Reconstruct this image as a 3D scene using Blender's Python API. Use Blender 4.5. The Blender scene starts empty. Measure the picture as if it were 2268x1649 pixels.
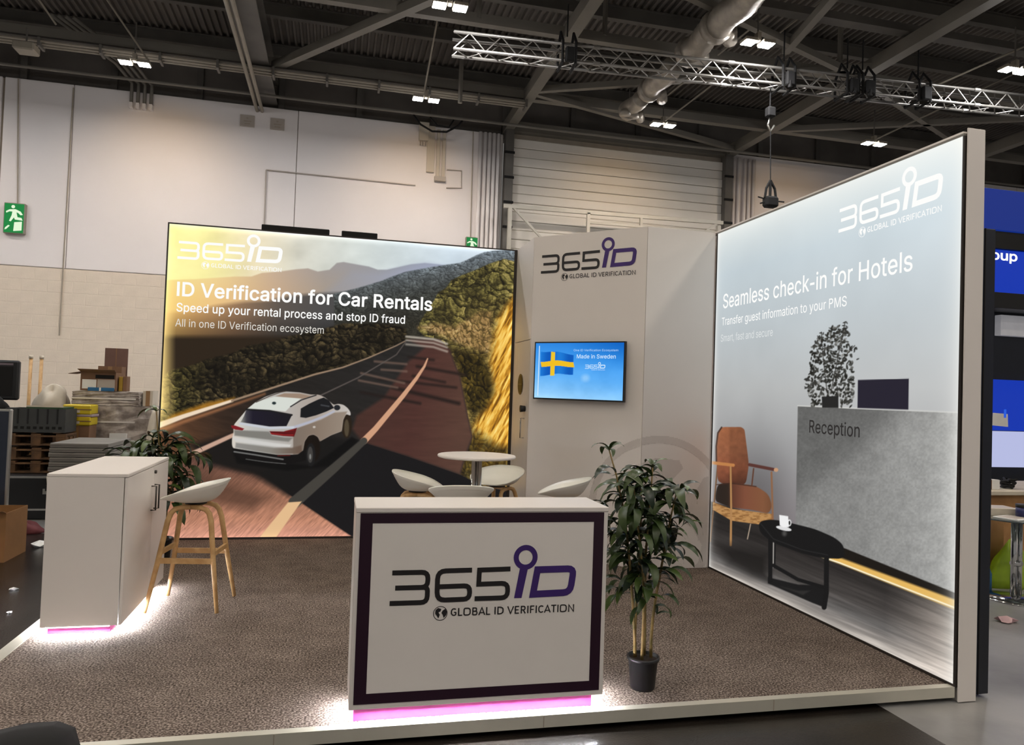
import bpy, math, random
import numpy as np
from mathutils import Vector, Matrix
from mathutils.geometry import tessellate_polygon

scene = bpy.context.scene
COL = scene.collection
random.seed(7)
RNG = np.random.default_rng(11)

# ------------------------------------------------------------------ camera
YAW, PITCH, ROLL = 0.2324, 0.0270, 0.0343
_f = Vector((math.sin(YAW) * math.cos(PITCH), math.cos(YAW) * math.cos(PITCH), math.sin(PITCH)))
_r = Vector((math.cos(YAW), -math.sin(YAW), 0.0))
_u = _r.cross(_f)
_r2 = math.cos(ROLL) * _r + math.sin(ROLL) * _u
_u2 = -math.sin(ROLL) * _r + math.cos(ROLL) * _u
cam_data = bpy.data.cameras.new('camera')
cam_data.sensor_fit = 'HORIZONTAL'
cam_data.sensor_width = 36.0
cam_data.lens = 26.088
cam_data.clip_end = 200
cam = bpy.data.objects.new('camera', cam_data)
COL.objects.link(cam)
m3 = Matrix((_r2, _u2, -_f)).transposed()
cam.matrix_world = Matrix.Translation((0, 0, 1.4987)) @ m3.to_4x4()
scene.camera = cam

# ------------------------------------------------------------------ world, exposure
world = bpy.data.worlds.new('hall_ambient')
scene.world = world
world.use_nodes = True
world.node_tree.nodes['Background'].inputs[0].default_value = (1.0, 0.96, 0.92, 1)
world.node_tree.nodes['Background'].inputs[1].default_value = 0.24
vs = scene.view_settings
vs.view_transform = 'Standard'
vs.look = 'None'
vs.exposure = 0.0
vs.gamma = 1.0
vs.use_curve_mapping = False
LAMP_RADIANCE = 225.0          # the hall's twin floodlights (the main room light; the world adds a fill)
LAMP_COLOUR = (1.0, 0.87, 0.69)
WHITE_COLOUR = (0.98, 0.96, 0.96)
FRONT_COLOUR = (1.0, 0.92, 0.83)
WARM_COLOUR = (1.0, 0.56, 0.10)   # the row nearest the rear wall burns warmer
BEAM_POWER = 66.0              # their beams on the rear wall
LED_RADIANCE = 430.0            # LED strips under the two counters

# ------------------------------------------------------------------ helpers
def lin(c):
    c = np.asarray(c, dtype=float) / 255.0
    return np.where(c <= 0.04045, c / 12.92, ((c + 0.055) / 1.055) ** 2.4)

MATS = {}
def mat(name, rgb, rough=0.6, metal=0.0, var=0.12, scale=6.0, bump=0.0, bscale=60.0, emit=0.0, spec=0.5, trans=0.0, rgb2=None, detail=4.0, alpha=1.0, ecol=None):
    """A procedural material: noise mixes two tones of the colour, a second noise gives fine relief."""
    if name in MATS:
        return MATS[name]
    m = bpy.data.materials.new(name)
    m.use_nodes = True
    nt = m.node_tree
    b = nt.nodes['Principled BSDF']
    c = lin(rgb)
    c2 = lin(rgb2) if rgb2 is not None else c * (1 - var)
    tc = nt.nodes.new('ShaderNodeTexCoord')
    nz = nt.nodes.new('ShaderNodeTexNoise')
    nz.inputs['Scale'].default_value = scale
    nz.inputs['Detail'].default_value = detail
    nt.links.new(tc.outputs['Object'], nz.inputs['Vector'])
    rp = nt.nodes.new('ShaderNodeValToRGB')
    rp.color_ramp.elements[0].position = 0.35
    rp.color_ramp.elements[1].position = 0.65
    rp.color_ramp.elements[0].color = (*c2, 1)
    rp.color_ramp.elements[1].color = (*c, 1)
    nt.links.new(nz.outputs['Fac'], rp.inputs['Fac'])
    nt.links.new(rp.outputs['Color'], b.inputs['Base Color'])
    b.inputs['Roughness'].default_value = rough
    b.inputs['Metallic'].default_value = metal
    b.inputs['Specular IOR Level'].default_value = spec
    if trans:
        b.inputs['Transmission Weight'].default_value = trans
        b.inputs['IOR'].default_value = 1.3
    if alpha < 1:
        b.inputs['Alpha'].default_value = alpha
    if emit:
        b.inputs['Emission Color'].default_value = (*(lin(ecol) if ecol is not None else c), 1)
        b.inputs['Emission Strength'].default_value = emit
    if bump:
        n2 = nt.nodes.new('ShaderNodeTexNoise')
        n2.inputs['Scale'].default_value = bscale
        n2.inputs['Detail'].default_value = 3
        nt.links.new(tc.outputs['Object'], n2.inputs['Vector'])
        bp = nt.nodes.new('ShaderNodeBump')
        bp.inputs['Strength'].default_value = bump
        bp.inputs['Distance'].default_value = 0.01
        nt.links.new(n2.outputs['Fac'], bp.inputs['Height'])
        nt.links.new(bp.outputs['Normal'], b.inputs['Normal'])
    MATS[name] = m
    return m

def glow(name, rgb, strength, sample=True):
    """A surface that gives off light (lamps, lit signs, backlit print)."""
    if name in MATS:
        return MATS[name]
    m = bpy.data.materials.new(name)
    m.use_nodes = True
    b = m.node_tree.nodes['Principled BSDF']
    b.inputs['Base Color'].default_value = (0.02, 0.02, 0.02, 1)
    b.inputs['Roughness'].default_value = 0.7
    b.inputs['Specular IOR Level'].default_value = 0.1
    b.inputs['Emission Color'].default_value = (*lin(rgb), 1)
    b.inputs['Emission Strength'].default_value = strength
    if not sample:
        m.cycles.emission_sampling = 'NONE'
    MATS[name] = m
    return m

def art_mat(name, strength=1.0):
    m = bpy.data.materials.new(name)
    m.use_nodes = True
    nt = m.node_tree
    b = nt.nodes['Principled BSDF']
    b.inputs['Base Color'].default_value = (0.01, 0.01, 0.01, 1)
    b.inputs['Roughness'].default_value = 0.8
    b.inputs['Specular IOR Level'].default_value = 0.05
    a = nt.nodes.new('ShaderNodeVertexColor')
    a.layer_name = 'art'
    nt.links.new(a.outputs['Color'], b.inputs['Emission Color'])
    b.inputs['Emission Strength'].default_value = strength
    m.cycles.emission_sampling = 'NONE'
    return m

ORG = {}
def _org(p):
    return Vector(ORG.get(p.name, (0, 0, 0))) if p is not None else Vector((0, 0, 0))

def link(name, me, m, parent=None, smooth=False):
    o = bpy.data.objects.new(name, me)
    COL.objects.link(o)
    if m is not None:
        me.materials.append(m)
    if smooth:
        for p in me.polygons:
            p.use_smooth = True
    if parent is not None:
        o.parent = parent
        ORG[o.name] = tuple(_org(parent))
    return o

class G:
    """Collects shapes; build() links them as ONE mesh object."""
    def __init__(self):
        self.v, self.f = [], []
    def add(self, vs_, fs_):
        b = len(self.v)
        self.v += [tuple(p) for p in vs_]
        self.f += [tuple(b + i for i in q) for q in fs_]
        return self
    def box(self, x0, x1, y0, y1, z0, z1):
        v = [(x, y, z) for z in (z0, z1) for y in (y0, y1) for x in (x0, x1)]
        return self.add(v, [(0, 2, 3, 1), (4, 5, 7, 6), (0, 1, 5, 4), (2, 6, 7, 3), (0, 4, 6, 2), (1, 3, 7, 5)])
    def bevbox(self, x0, x1, y0, y1, z0, z1, b=0.006):
        """A box with chamfered vertical and horizontal edges."""
        v, cx = [], ((x0, 1), (x1, -1))
        idx = {}
        for ix, (x, sx) in enumerate(cx):
            for iy, (y, sy) in enumerate(((y0, 1), (y1, -1))):
                for iz, (z, sz) in enumerate(((z0, 1), (z1, -1))):
                    for k, d in enumerate(((0, sy * b, sz * b), (sx * b, 0, sz * b), (sx * b, sy * b, 0))):
                        idx[ix, iy, iz, k] = len(v)
                        v.append((x + d[0], y + d[1], z + d[2]))
        f = []
        for i in (0, 1):
            f.append([idx[i, a, c, 0] for a, c in ((0, 0), (1, 0), (1, 1), (0, 1))])
            f.append([idx[a, i, c, 1] for a, c in ((0, 0), (1, 0), (1, 1), (0, 1))])
            f.append([idx[a, c, i, 2] for a, c in ((0, 0), (1, 0), (1, 1), (0, 1))])
        for a in (0, 1):
            for c in (0, 1):
                f.append([idx[0, a, c, 1], idx[1, a, c, 1], idx[1, a, c, 2], idx[0, a, c, 2]])
                f.append([idx[a, 0, c, 0], idx[a, 1, c, 0], idx[a, 1, c, 2], idx[a, 0, c, 2]])
                f.append([idx[a, c, 0, 0], idx[a, c, 1, 0], idx[a, c, 1, 1], idx[a, c, 0, 1]])
                for e in (0, 1):
                    f.append([idx[a, c, e, 0], idx[a, c, e, 1], idx[a, c, e, 2]])
        return self.add(v, f)
    def tube(self, pts, r, n=8, r2=None, cap=True):
        pts = [Vector(p) for p in pts]
        k = len(pts)
        rs = r if isinstance(r, (list, tuple)) else [r + ((r2 if r2 is not None else r) - r) * i / max(1, k - 1) for i in range(k)]
        vs_, fs_ = [], []
        ref = None
        for i, p in enumerate(pts):
            t = (pts[min(i + 1, k - 1)] - pts[max(i - 1, 0)]).normalized()
            if ref is None:
                ref = t.orthogonal().normalized()
                if abs(t.z) < 0.9:
                    ref = t.cross(Vector((0, 0, 1))).normalized()
            ref = (ref - t * ref.dot(t)).normalized()
            o = t.cross(ref)
            for j in range(n):
                a = 2 * math.pi * (j + 0.5) / n
                vs_.append(p + (ref * math.cos(a) + o * math.sin(a)) * rs[i])
        for i in range(k - 1):
            for j in range(n):
                a, b = i * n + j, i * n + (j + 1) % n
                fs_.append((a, b, b + n, a + n))
        if cap:
            fs_.append(tuple(range(n - 1, -1, -1)))
            fs_.append(tuple((k - 1) * n + j for j in range(n)))
        return self.add(vs_, fs_)
    def bar(self, p0, p1, w, h):
        """A rectangular bar from p0 to p1, w across and h upright."""
        p0, p1 = Vector(p0), Vector(p1)
        t = (p1 - p0).normalized()
        up = Vector((0, 0, 1)) if abs(t.z) < 0.95 else Vector((0, 1, 0))
        s = t.cross(up).normalized()
        u = s.cross(t).normalized()
        vs_ = [p + s * (a * w / 2) + u * (b * h / 2) for p in (p0, p1) for a, b in ((-1, -1), (1, -1), (1, 1), (-1, 1))]
        return self.add(vs_, [(3, 2, 1, 0), (4, 5, 6, 7), (0, 1, 5, 4), (1, 2, 6, 5), (2, 3, 7, 6), (3, 0, 4, 7)])
    def ibeam(self, p0, p1, w, h, t=0.02):
        p0, p1 = Vector(p0), Vector(p1)
        d = (p1 - p0).normalized()
        u = Vector((0, 0, 1))
        self.bar(p0 + u * (h / 2 - t / 2), p1 + u * (h / 2 - t / 2), w, t)
        self.bar(p0 - u * (h / 2 - t / 2), p1 - u * (h / 2 - t / 2), w, t)
        return self.bar(p0, p1, t, h - 2 * t)
    def lathe(self, prof, c=(0, 0, 0), n=24, cap=True):
        vs_, fs_ = [], []
        for r, z in prof:
            for j in range(n):
                a = 2 * math.pi * j / n
                vs_.append((c[0] + r * math.cos(a), c[1] + r * math.sin(a), c[2] + z))
        for i in range(len(prof) - 1):
            for j in range(n):
                a, b = i * n + j, i * n + (j + 1) % n
                fs_.append((a, b, b + n, a + n))
        if cap:
            fs_.append(tuple(range(n - 1, -1, -1)))
            k = (len(prof) - 1) * n
            fs_.append(tuple(k + j for j in range(n)))
        return self.add(vs_, fs_)
    def prism(self, poly, z0, z1):
        n = len(poly)
        v = [(x, y, z0) for x, y in poly] + [(x, y, z1) for x, y in poly]
        f = [tuple(range(n - 1, -1, -1)), tuple(range(n, 2 * n))]
        f += [(i, (i + 1) % n, n + (i + 1) % n, n + i) for i in range(n)]
        return self.add(v, f)
    def build(self, name, m, parent=None, smooth=False):
        o = _org(parent)
        me = bpy.data.meshes.new(name)
        me.from_pydata([(x - o.x, y - o.y, z - o.z) for x, y, z in self.v], [], self.f)
        me.update()
        return link(name, me, m, parent, smooth)

def tag(o, label, cat, group=None):
    o['label'] = label
    o['category'] = cat
    if group:
        o['group'] = group
    return o

def thing(name, label, cat, loc=(0, 0, 0), group=None):
    o = bpy.data.objects.new(name, None)
    o.empty_display_size = 0.1
    COL.objects.link(o)
    o.location = loc
    ORG[o.name] = tuple(loc)
    return tag(o, label, cat, group)

def struct(o):
    o['kind'] = 'structure'
    return o

def copy_tree(o, parent=None):
    c = o.copy()
    COL.objects.link(c)
    if parent is not None:
        c.parent = parent
    for ch in list(o.children):
        copy_tree(ch, c)
    return c

class Frame:
    """A flat face: origin, direction along, outward normal (up is z)."""
    def __init__(self, o, ex, n):
        self.o, self.ex, self.n = Vector(o), Vector(ex), Vector(n)
        self.ez = Vector((0, 0, 1))
    def p(self, s, z, off=0.0):
        return self.o + self.ex * s + self.ez * z + self.n * off

def flat(frame, loops_list, off, name, m, parent):
    """Flat print or lettering: filled outlines (outer loop plus holes) lying on a face."""
    V, F = [], []
    for i, loops in enumerate(loops_list):
        poly = [[Vector((p[0], p[1], 0)) for p in l] for l in loops]
        t = tessellate_polygon(poly)
        b = len(V)
        V += [frame.p(v.x, v.y, off + 1.5e-5 * (i % 60)) for l in poly for v in l]
        F += [tuple(b + k for k in q) for q in t]
    g = G()
    g.add(V, F)
    return g.build(name, m, parent)

# ------------------------------------------------------------------ lettering
GLYPHS = (
    ',188;38,-119 68,71 137,71 84,-119|-300;40,170 40,228 250,228 250,170|A480;16,0 201,509 276,509 463,0 395,0 287,302 280,322 272,346 264,372 255,402 244'
    ',438 232,478 245,478 233,438 222,401 213,371 204,345 197,322 191,302 85,0;110,142 110,199 370,199 370,142|C510;267,-7 225,-3 186,7 150,25 119,49 91,80'
    ' 70,115 53,156 43,203 40,254 43,305 53,352 70,393 91,429 119,460 150,484 186,501 225,512 267,516 292,514 317,510 340,504 362,496 383,484 402,471 419,4'
    '56 435,438 448,418 459,397 467,373 473,348 408,348 404,365 397,381 389,395 380,407 369,419 357,428 344,437 330,444 315,449 300,453 284,455 267,456 238'
    ',453 209,445 184,432 161,414 141,391 125,364 113,332 106,295 103,254 106,214 113,176 125,145 141,117 161,94 184,76 209,63 238,55 267,53 284,54 300,56 '
    '315,60 330,65 344,72 357,81 369,90 380,102 389,114 397,128 404,144 408,160 473,160 467,136 459,112 448,91 435,71 419,53 402,38 383,25 362,13 341,5 317'
    ',-2 293,-6|D502;219,0 96,0 96,57 215,57 253,60 289,68 318,81 343,99 363,122 379,149 390,180 397,216 399,255 397,294 390,330 379,361 364,387 344,410 32'
    '0,428 291,441 258,449 221,452 93,452 93,509 225,509 272,505 315,495 353,478 385,455 412,426 433,391 449,351 459,305 462,255 459,205 449,159 433,119 41'
    '2,84 384,54 351,31 312,14 267,3;125,509 125,0 60,0 60,509|E419;60,0 60,509 372,509 372,452 125,452 125,286 355,286 355,229 125,229 125,57 375,57 375,0'
    '|H517;60,0 60,509 125,509 125,289 392,289 392,509 457,509 457,0 392,0 392,232 125,232 125,0|I185;60,0 60,509 125,509 125,0|M628;60,0 60,509 152,509 27'
    '7,187 287,159 299,123 311,84 322,49 307,49 318,83 330,121 342,158 352,187 476,509 568,509 568,0 504,0 504,291 504,327 505,369 506,413 507,457 513,457 '
    '508,442 503,425 498,409 482,363 467,322 456,291 342,0 286,0 170,291 159,321 145,361 129,408 112,457 119,457 120,416 121,372 122,328 122,291 122,0|O533'
    ';267,-7 225,-3 186,7 150,25 119,49 92,80 70,115 54,156 44,203 40,254 44,305 54,352 70,393 92,429 119,460 150,484 186,501 225,512 267,516 309,512 348,5'
    '01 384,484 415,460 442,429 464,393 480,352 490,305 493,254 490,203 480,156 464,115 442,80 415,49 384,25 348,7 309,-3;267,53 296,55 324,63 349,76 372,9'
    '4 392,117 408,144 420,176 428,213 430,254 428,295 420,333 408,365 392,392 372,415 349,433 324,445 296,453 267,456 238,453 210,445 184,433 161,415 141,'
    '392 125,364 113,332 106,295 103,254 106,213 113,176 125,144 141,117 161,94 184,76 210,63 238,55|P445;60,0 60,509 245,509 300,500 350,475 385,430 398,3'
    '65 385,300 350,255 300,230 245,222 125,222 125,0;125,280 125,451 240,451 285,440 318,415 332,365 318,318 285,290 240,280|R455;60,0 60,509 245,509 300,'
    '500 350,475 385,430 398,365 385,300 350,255 300,230 245,222 125,222 125,0;125,280 125,451 240,451 285,440 318,415 332,365 318,318 285,290 240,280;225,'
    '240 300,240 432,0 357,0|S447;224,-9 189,-7 156,-1 128,9 103,23 81,40 64,60 51,83 42,109 38,137 104,137 108,118 114,102 123,88 135,76 150,66 166,59 184'
    ',53 204,50 224,49 246,50 267,54 286,60 303,69 318,79 329,92 338,106 344,122 346,139 344,154 339,168 332,179 322,188 310,197 296,205 280,211 263,217 24'
    '5,222 184,239 145,252 112,269 86,289 67,313 56,341 52,372 54,400 62,425 75,448 92,467 113,484 138,498 165,508 195,514 227,516 259,514 289,507 316,498 '
    '340,484 361,468 377,449 390,427 398,403 401,378 337,378 332,401 320,422 302,437 280,449 254,456 225,459 204,457 185,454 167,448 152,440 139,430 129,41'
    '8 121,405 117,391 115,376 117,360 122,345 131,334 142,324 155,315 169,308 184,302 199,297 212,293 264,279 279,275 295,270 312,264 328,256 344,248 359,'
    '238 372,226 384,213 395,198 402,180 407,160 408,139 406,112 399,86 386,64 370,43 348,25 323,11 294,0 260,-7|T449;32,452 32,509 417,509 417,452 257,452'
    ' 257,0 193,0 193,452|V480;204,0 16,509 84,509 192,206 199,187 207,164 215,137 225,107 236,70 248,31 235,31 246,71 257,108 267,138 275,164 283,187 290,'
    '206 395,509 463,509 278,0|a389;160,-9 137,-7 115,-2 94,5 76,15 60,29 48,45 38,63 32,85 30,108 32,128 36,146 43,161 53,173 64,184 78,193 92,200 108,206'
    ' 125,211 143,214 161,217 178,220 234,227 247,229 257,231 265,235 271,240 274,246 276,255 276,257 275,272 272,285 267,297 260,307 251,315 240,322 227,3'
    '27 212,330 196,331 179,330 163,327 149,322 137,316 126,309 118,301 110,292 104,283 100,274 41,291 51,312 64,331 79,346 95,358 114,368 133,375 153,380 '
    '174,383 194,384 208,384 223,382 239,379 255,375 271,369 286,360 300,350 312,336 322,320 330,301 335,278 337,251 337,0 277,0 277,52 272,52 267,43 260,3'
    '4 252,25 242,16 229,8 215,1 199,-4 180,-7;170,45 192,47 211,51 228,59 242,68 254,80 263,93 270,107 274,123 276,138 276,190 272,187 267,184 259,182 251'
    ',180 241,178 231,176 200,171 175,168 161,166 147,163 134,159 122,154 112,147 103,139 97,130 93,118 92,105 93,93 96,82 102,72 109,64 119,57 130,52 142,'
    '48 156,46|c396;207,-8 175,-6 144,3 117,16 93,35 72,58 56,85 44,116 37,150 34,187 37,225 44,260 56,291 72,318 93,341 117,360 144,373 175,382 207,384 22'
    '5,384 243,381 260,377 276,372 291,364 305,356 318,346 330,335 340,322 349,308 356,293 362,277 303,262 300,271 295,281 290,289 284,297 277,304 270,311 '
    '261,316 252,321 242,325 231,328 219,329 207,330 184,328 163,321 145,310 130,296 118,278 108,258 102,236 98,212 96,187 98,163 102,139 108,117 118,98 13'
    '0,80 145,66 163,55 184,49 207,46 220,47 232,49 243,52 253,55 262,60 271,66 278,73 286,80 292,89 297,98 301,107 304,117 363,102 357,86 350,70 341,56 33'
    '1,43 319,32 306,21 292,13 277,5 261,-1 244,-5 226,-7|d424;195,-8 165,-6 137,3 111,16 89,34 70,57 55,84 43,115 36,151 34,189 36,227 43,262 55,293 70,31'
    '9 90,343 112,361 137,374 166,382 196,384 218,383 237,379 253,373 266,365 278,355 287,346 295,336 301,327 306,319 311,319 311,509 372,509 372,0 313,0 3'
    '13,59 307,59 301,50 295,41 287,31 278,21 266,12 252,4 236,-3 217,-7;205,47 226,49 246,55 263,65 278,78 290,95 299,115 306,137 310,163 312,189 310,216 '
    '306,241 300,263 290,282 278,299 263,312 246,322 226,328 205,330 182,328 162,322 145,311 130,298 118,281 108,261 102,239 98,215 96,189 98,164 102,139 1'
    '09,117 118,97 130,79 145,66 162,55 182,49|e404;212,-8 177,-6 145,3 117,16 93,35 72,58 56,85 44,115 36,150 34,187 36,224 44,259 55,290 71,317 91,341 11'
    '5,359 142,373 173,382 205,384 226,383 246,380 266,374 285,366 303,355 319,341 334,324 347,304 357,282 365,256 370,226 371,194 371,169 75,169 75,221 33'
    '8,221 310,202 308,226 304,249 298,269 289,286 277,302 263,314 246,323 227,328 205,330 184,328 164,323 146,313 131,301 119,286 109,270 102,251 97,231 9'
    '6,211 96,178 98,151 102,127 110,106 121,88 135,73 151,61 169,53 190,48 212,46 227,47 241,49 254,53 265,58 276,65 285,73 294,82 300,93 306,105 365,91 3'
    '58,72 348,55 335,39 320,26 302,14 283,4 261,-3 237,-7|f254;228,379 228,327 6,327 6,379;81,0 81,432 82,452 87,470 96,486 107,499 120,510 135,519 152,52'
    '5 170,529 187,530 200,530 212,528 222,527 231,525 238,523 243,521 227,468 215,472 209,473 202,474 195,474 178,472 164,468 154,460 147,449 143,435 142,'
    '419 142,0|g425;207,-151 180,-149 156,-146 134,-140 114,-132 97,-122 82,-110 70,-97 59,-84 51,-69 101,-41 107,-49 114,-57 122,-66 131,-74 142,-82 154,-'
    '88 169,-93 187,-96 207,-97 235,-95 261,-87 282,-75 298,-58 308,-34 311,-6 311,68 306,68 301,60 294,51 287,41 277,32 266,23 252,16 236,10 217,6 195,5 1'
    '66,7 138,15 113,27 90,43 71,65 55,90 44,120 36,154 34,191 36,228 43,263 55,293 70,320 90,343 112,361 138,374 166,382 196,384 218,383 237,379 253,373 2'
    '67,365 279,356 288,346 296,336 302,327 308,319 313,319 313,379 372,379 372,-9 370,-40 363,-67 350,-90 334,-109 314,-124 291,-136 265,-144 236,-149;205'
    ',59 227,61 247,66 264,75 278,87 290,103 300,121 307,142 311,166 312,193 311,218 307,243 300,264 291,283 278,299 264,312 247,322 227,328 205,330 183,32'
    '8 162,322 145,312 130,298 118,281 109,262 102,241 98,217 96,193 98,167 102,143 109,123 118,104 131,88 145,76 163,67 183,61|h410;114,227 114,0 53,0 53,'
    '509 114,509 114,287 102,287 116,319 132,344 152,362 175,374 200,382 227,384 252,383 275,377 295,369 313,356 329,340 341,321 350,298 355,271 357,240 35'
    '7,0 296,0 296,235 293,262 286,286 273,304 256,318 234,326 210,329 193,328 176,324 161,317 147,308 136,297 126,283 119,266 115,247|i167;53,0 53,379 114'
    ',379 114,0;84,443 73,444 63,448 54,455 47,463 43,473 41,483 43,494 47,504 54,512 63,518 73,522 84,524 95,522 105,518 114,512 121,504 125,494 126,483 1'
    '25,473 121,463 114,455 105,448 95,444|k381;110,137 110,212 121,212 284,379 360,379 184,199 177,199;53,0 53,509 114,509 114,0;294,0 148,186 191,229 372'
    ',0|l157;49,0 49,509 112,509 112,0|m610;53,0 53,379 112,379 112,295 108,295 114,314 122,331 132,346 144,358 158,368 172,376 187,382 203,385 219,386 245'
    ',383 268,375 287,361 303,342 314,320 321,295 312,295 318,312 327,329 337,343 350,356 365,366 381,375 398,381 417,385 437,386 458,385 478,380 497,372 5'
    '14,361 529,346 541,328 550,308 555,283 557,255 557,0 496,0 496,254 493,278 485,298 473,313 456,323 438,329 419,330 402,329 387,326 374,320 363,312 353'
    ',302 345,290 340,277 336,263 335,247 335,0 274,0 274,260 272,279 265,297 253,311 238,322 220,328 199,330 185,329 171,326 158,320 145,312 135,302 126,2'
    '89 119,275 115,257 114,238 114,0|n410;114,227 114,0 53,0 53,379 112,379 112,287 102,287 116,319 132,344 152,362 175,374 200,382 227,384 252,383 275,37'
    '7 295,369 313,356 328,340 341,321 350,298 355,271 357,240 357,0 296,0 296,235 293,262 286,286 273,304 256,318 234,326 210,329 193,328 176,324 161,317 '
    '147,308 136,297 126,283 119,266 115,247|o415;207,-8 175,-6 144,3 117,16 93,35 72,58 56,85 44,116 37,150 34,187 37,225 44,260 56,291 72,318 93,341 117,'
    '360 144,373 175,382 207,384 240,382 271,373 299,360 322,341 343,318 359,291 371,260 379,225 381,187 379,150 371,116 359,85 343,58 322,35 299,16 271,3 '
    '240,-6;207,46 231,49 252,55 270,66 285,80 298,98 307,117 314,139 318,163 319,187 318,212 314,236 307,258 298,278 285,296 270,310 252,321 231,328 207,3'
    '30 184,328 163,321 145,310 130,296 118,278 108,258 102,236 98,212 96,187 98,163 102,139 108,117 118,98 130,80 145,66 163,55 184,49|p424;53,-143 53,379'
    ' 112,379 112,319 118,319 123,327 130,336 137,346 146,355 158,365 171,373 187,379 207,383 229,384 259,382 288,374 313,361 335,343 355,319 370,293 381,2'
    '62 388,227 390,189 388,151 381,115 370,84 355,57 335,34 313,16 288,3 260,-6 229,-8 208,-7 189,-3 173,4 159,12 147,21 138,31 130,41 123,50 118,59 114,5'
    '9 114,-143;220,47 242,49 262,55 279,66 294,79 306,97 316,117 323,139 327,164 328,189 327,215 323,239 316,261 307,281 294,298 280,311 263,322 242,328 2'
    '20,330 198,328 178,322 161,312 147,299 134,282 125,263 118,241 114,216 113,189 114,163 118,137 125,115 135,95 147,78 162,65 179,55 199,49|r259;53,0 53'
    ',379 112,379 112,321 115,321 124,339 137,354 152,367 171,377 191,383 213,385 229,384 243,384 243,322 230,324 223,325 215,326 207,326 190,325 174,321 1'
    '59,315 146,306 135,296 126,284 119,270 115,254 114,237 114,0|s365;182,-8 157,-7 133,-3 112,3 93,12 76,24 62,38 50,54 41,73 36,94 94,107 101,88 111,72 '
    '124,60 140,52 160,47 181,45 206,47 227,53 244,62 257,74 265,88 268,103 266,115 262,126 254,136 243,144 229,150 212,155 149,170 118,180 92,193 72,208 5'
    '8,227 50,249 47,274 49,295 55,314 65,332 79,347 96,360 115,370 137,378 161,383 187,384 212,383 234,379 254,372 271,364 286,352 299,339 309,324 318,308'
    ' 324,290 268,277 262,291 254,304 243,316 228,325 210,331 187,333 166,331 147,325 131,317 119,306 111,292 109,277 110,264 115,253 124,243 136,235 152,2'
    '28 172,223 229,209 261,200 287,187 306,171 320,153 328,131 331,107 329,85 323,65 312,47 298,31 280,17 260,6 236,-2 210,-7|t227;204,379 204,327 6,327 6'
    ',379;65,471 126,471 126,98 127,83 131,70 136,61 144,55 156,51 170,50 185,51 202,54 213,2 207,0 199,-2 192,-3 184,-3 176,-4 168,-4 138,-1 112,7 92,21 7'
    '7,40 68,65 65,93|u410;182,-5 158,-3 135,2 115,11 97,23 81,39 69,59 60,82 54,109 53,139 53,379 114,379 114,144 116,117 124,93 137,75 154,61 176,53 200,'
    '50 217,51 234,55 249,62 262,71 274,83 283,97 290,113 295,132 296,153 296,379 357,379 357,0 298,0 298,92 307,92 294,60 277,35 257,17 235,5 209,-3|w567;'
    '138,0 23,379 87,379 133,214 140,190 147,164 154,137 161,107 168,75 175,41 165,41 172,74 179,106 186,135 192,162 199,189 206,214 252,379 316,379 362,21'
    '4 368,190 375,163 382,136 388,107 395,75 402,41 391,41 398,74 406,106 413,135 420,163 427,189 434,214 480,379 545,379 429,0 368,0 319,172 305,225 300,'
    '243 295,262 291,280 277,338 291,338 277,280 263,225 258,207 253,189 248,172 199,0|y389;47,-139 61,-86 71,-87 83,-89 94,-90 104,-89 113,-86 122,-81 130'
    ',-74 138,-64 145,-51 151,-36 163,-1 17,379 84,379 165,155 173,132 180,109 187,87 193,65 199,42 206,21 184,21 190,42 196,65 202,87 209,109 216,132 224,'
    '155 305,379 371,379 204,-58 196,-77 187,-93 177,-107 165,-119 153,-128 139,-136 125,-141 108,-144 91,-145 82,-145 73,-144 65,-143 58,-142 52,-140')
CH = {' ': (188, [])}
for _e in GLYPHS.split('|'):
    _q = _e[1:].split(';')
    CH[_e[0]] = (int(_q[0]), [[tuple(map(int, p.split(','))) for p in l.split()] for l in _q[1:]])

def _inside(p, l):
    c = False
    for i in range(len(l)):
        a, b = l[i - 1], l[i]
        if (a[1] > p[1]) != (b[1] > p[1]) and p[0] < (b[0] - a[0]) * (p[1] - a[1]) / (b[1] - a[1]) + a[0]:
            c = not c
    return c

def _area(l):
    return 0.5 * sum(l[i - 1][0] * l[i][1] - l[i][0] * l[i - 1][1] for i in range(len(l)))

def text_loops(s, x0, x1, base, cap, bold=0.0, track=0):
    """Outlines of a line of text between x0 and x1, capitals `cap` high."""
    items, x = [], 0
    for ch in s:
        adv, loops = CH[ch]
        for i, l in enumerate(loops):
            if any(j != i and all(_inside(p, loops[j]) for p in l) for j in range(len(loops))):
                continue
            holes = [h for j, h in enumerate(loops) if j != i and all(_inside(p, l) for p in h)]
            items.append([[(p[0] + x, p[1]) for p in q] for q in [l] + holes])
            if bold > 0:
                for q in [l] + holes:
                    for st in stroke(q, 2 * bold, True):
                        items.append([[(p[0] + x, p[1]) for p in st[0]]])
        x += adv + track
    xs = [p[0] for it in items for p in it[0]]
    a, b = min(xs), max(xs)
    kx, ky = (x1 - x0) / (b - a), cap / 509.0
    return [[[(x0 + (p[0] - a) * kx, base + p[1] * ky) for p in q] for q in it] for it in items]

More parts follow.
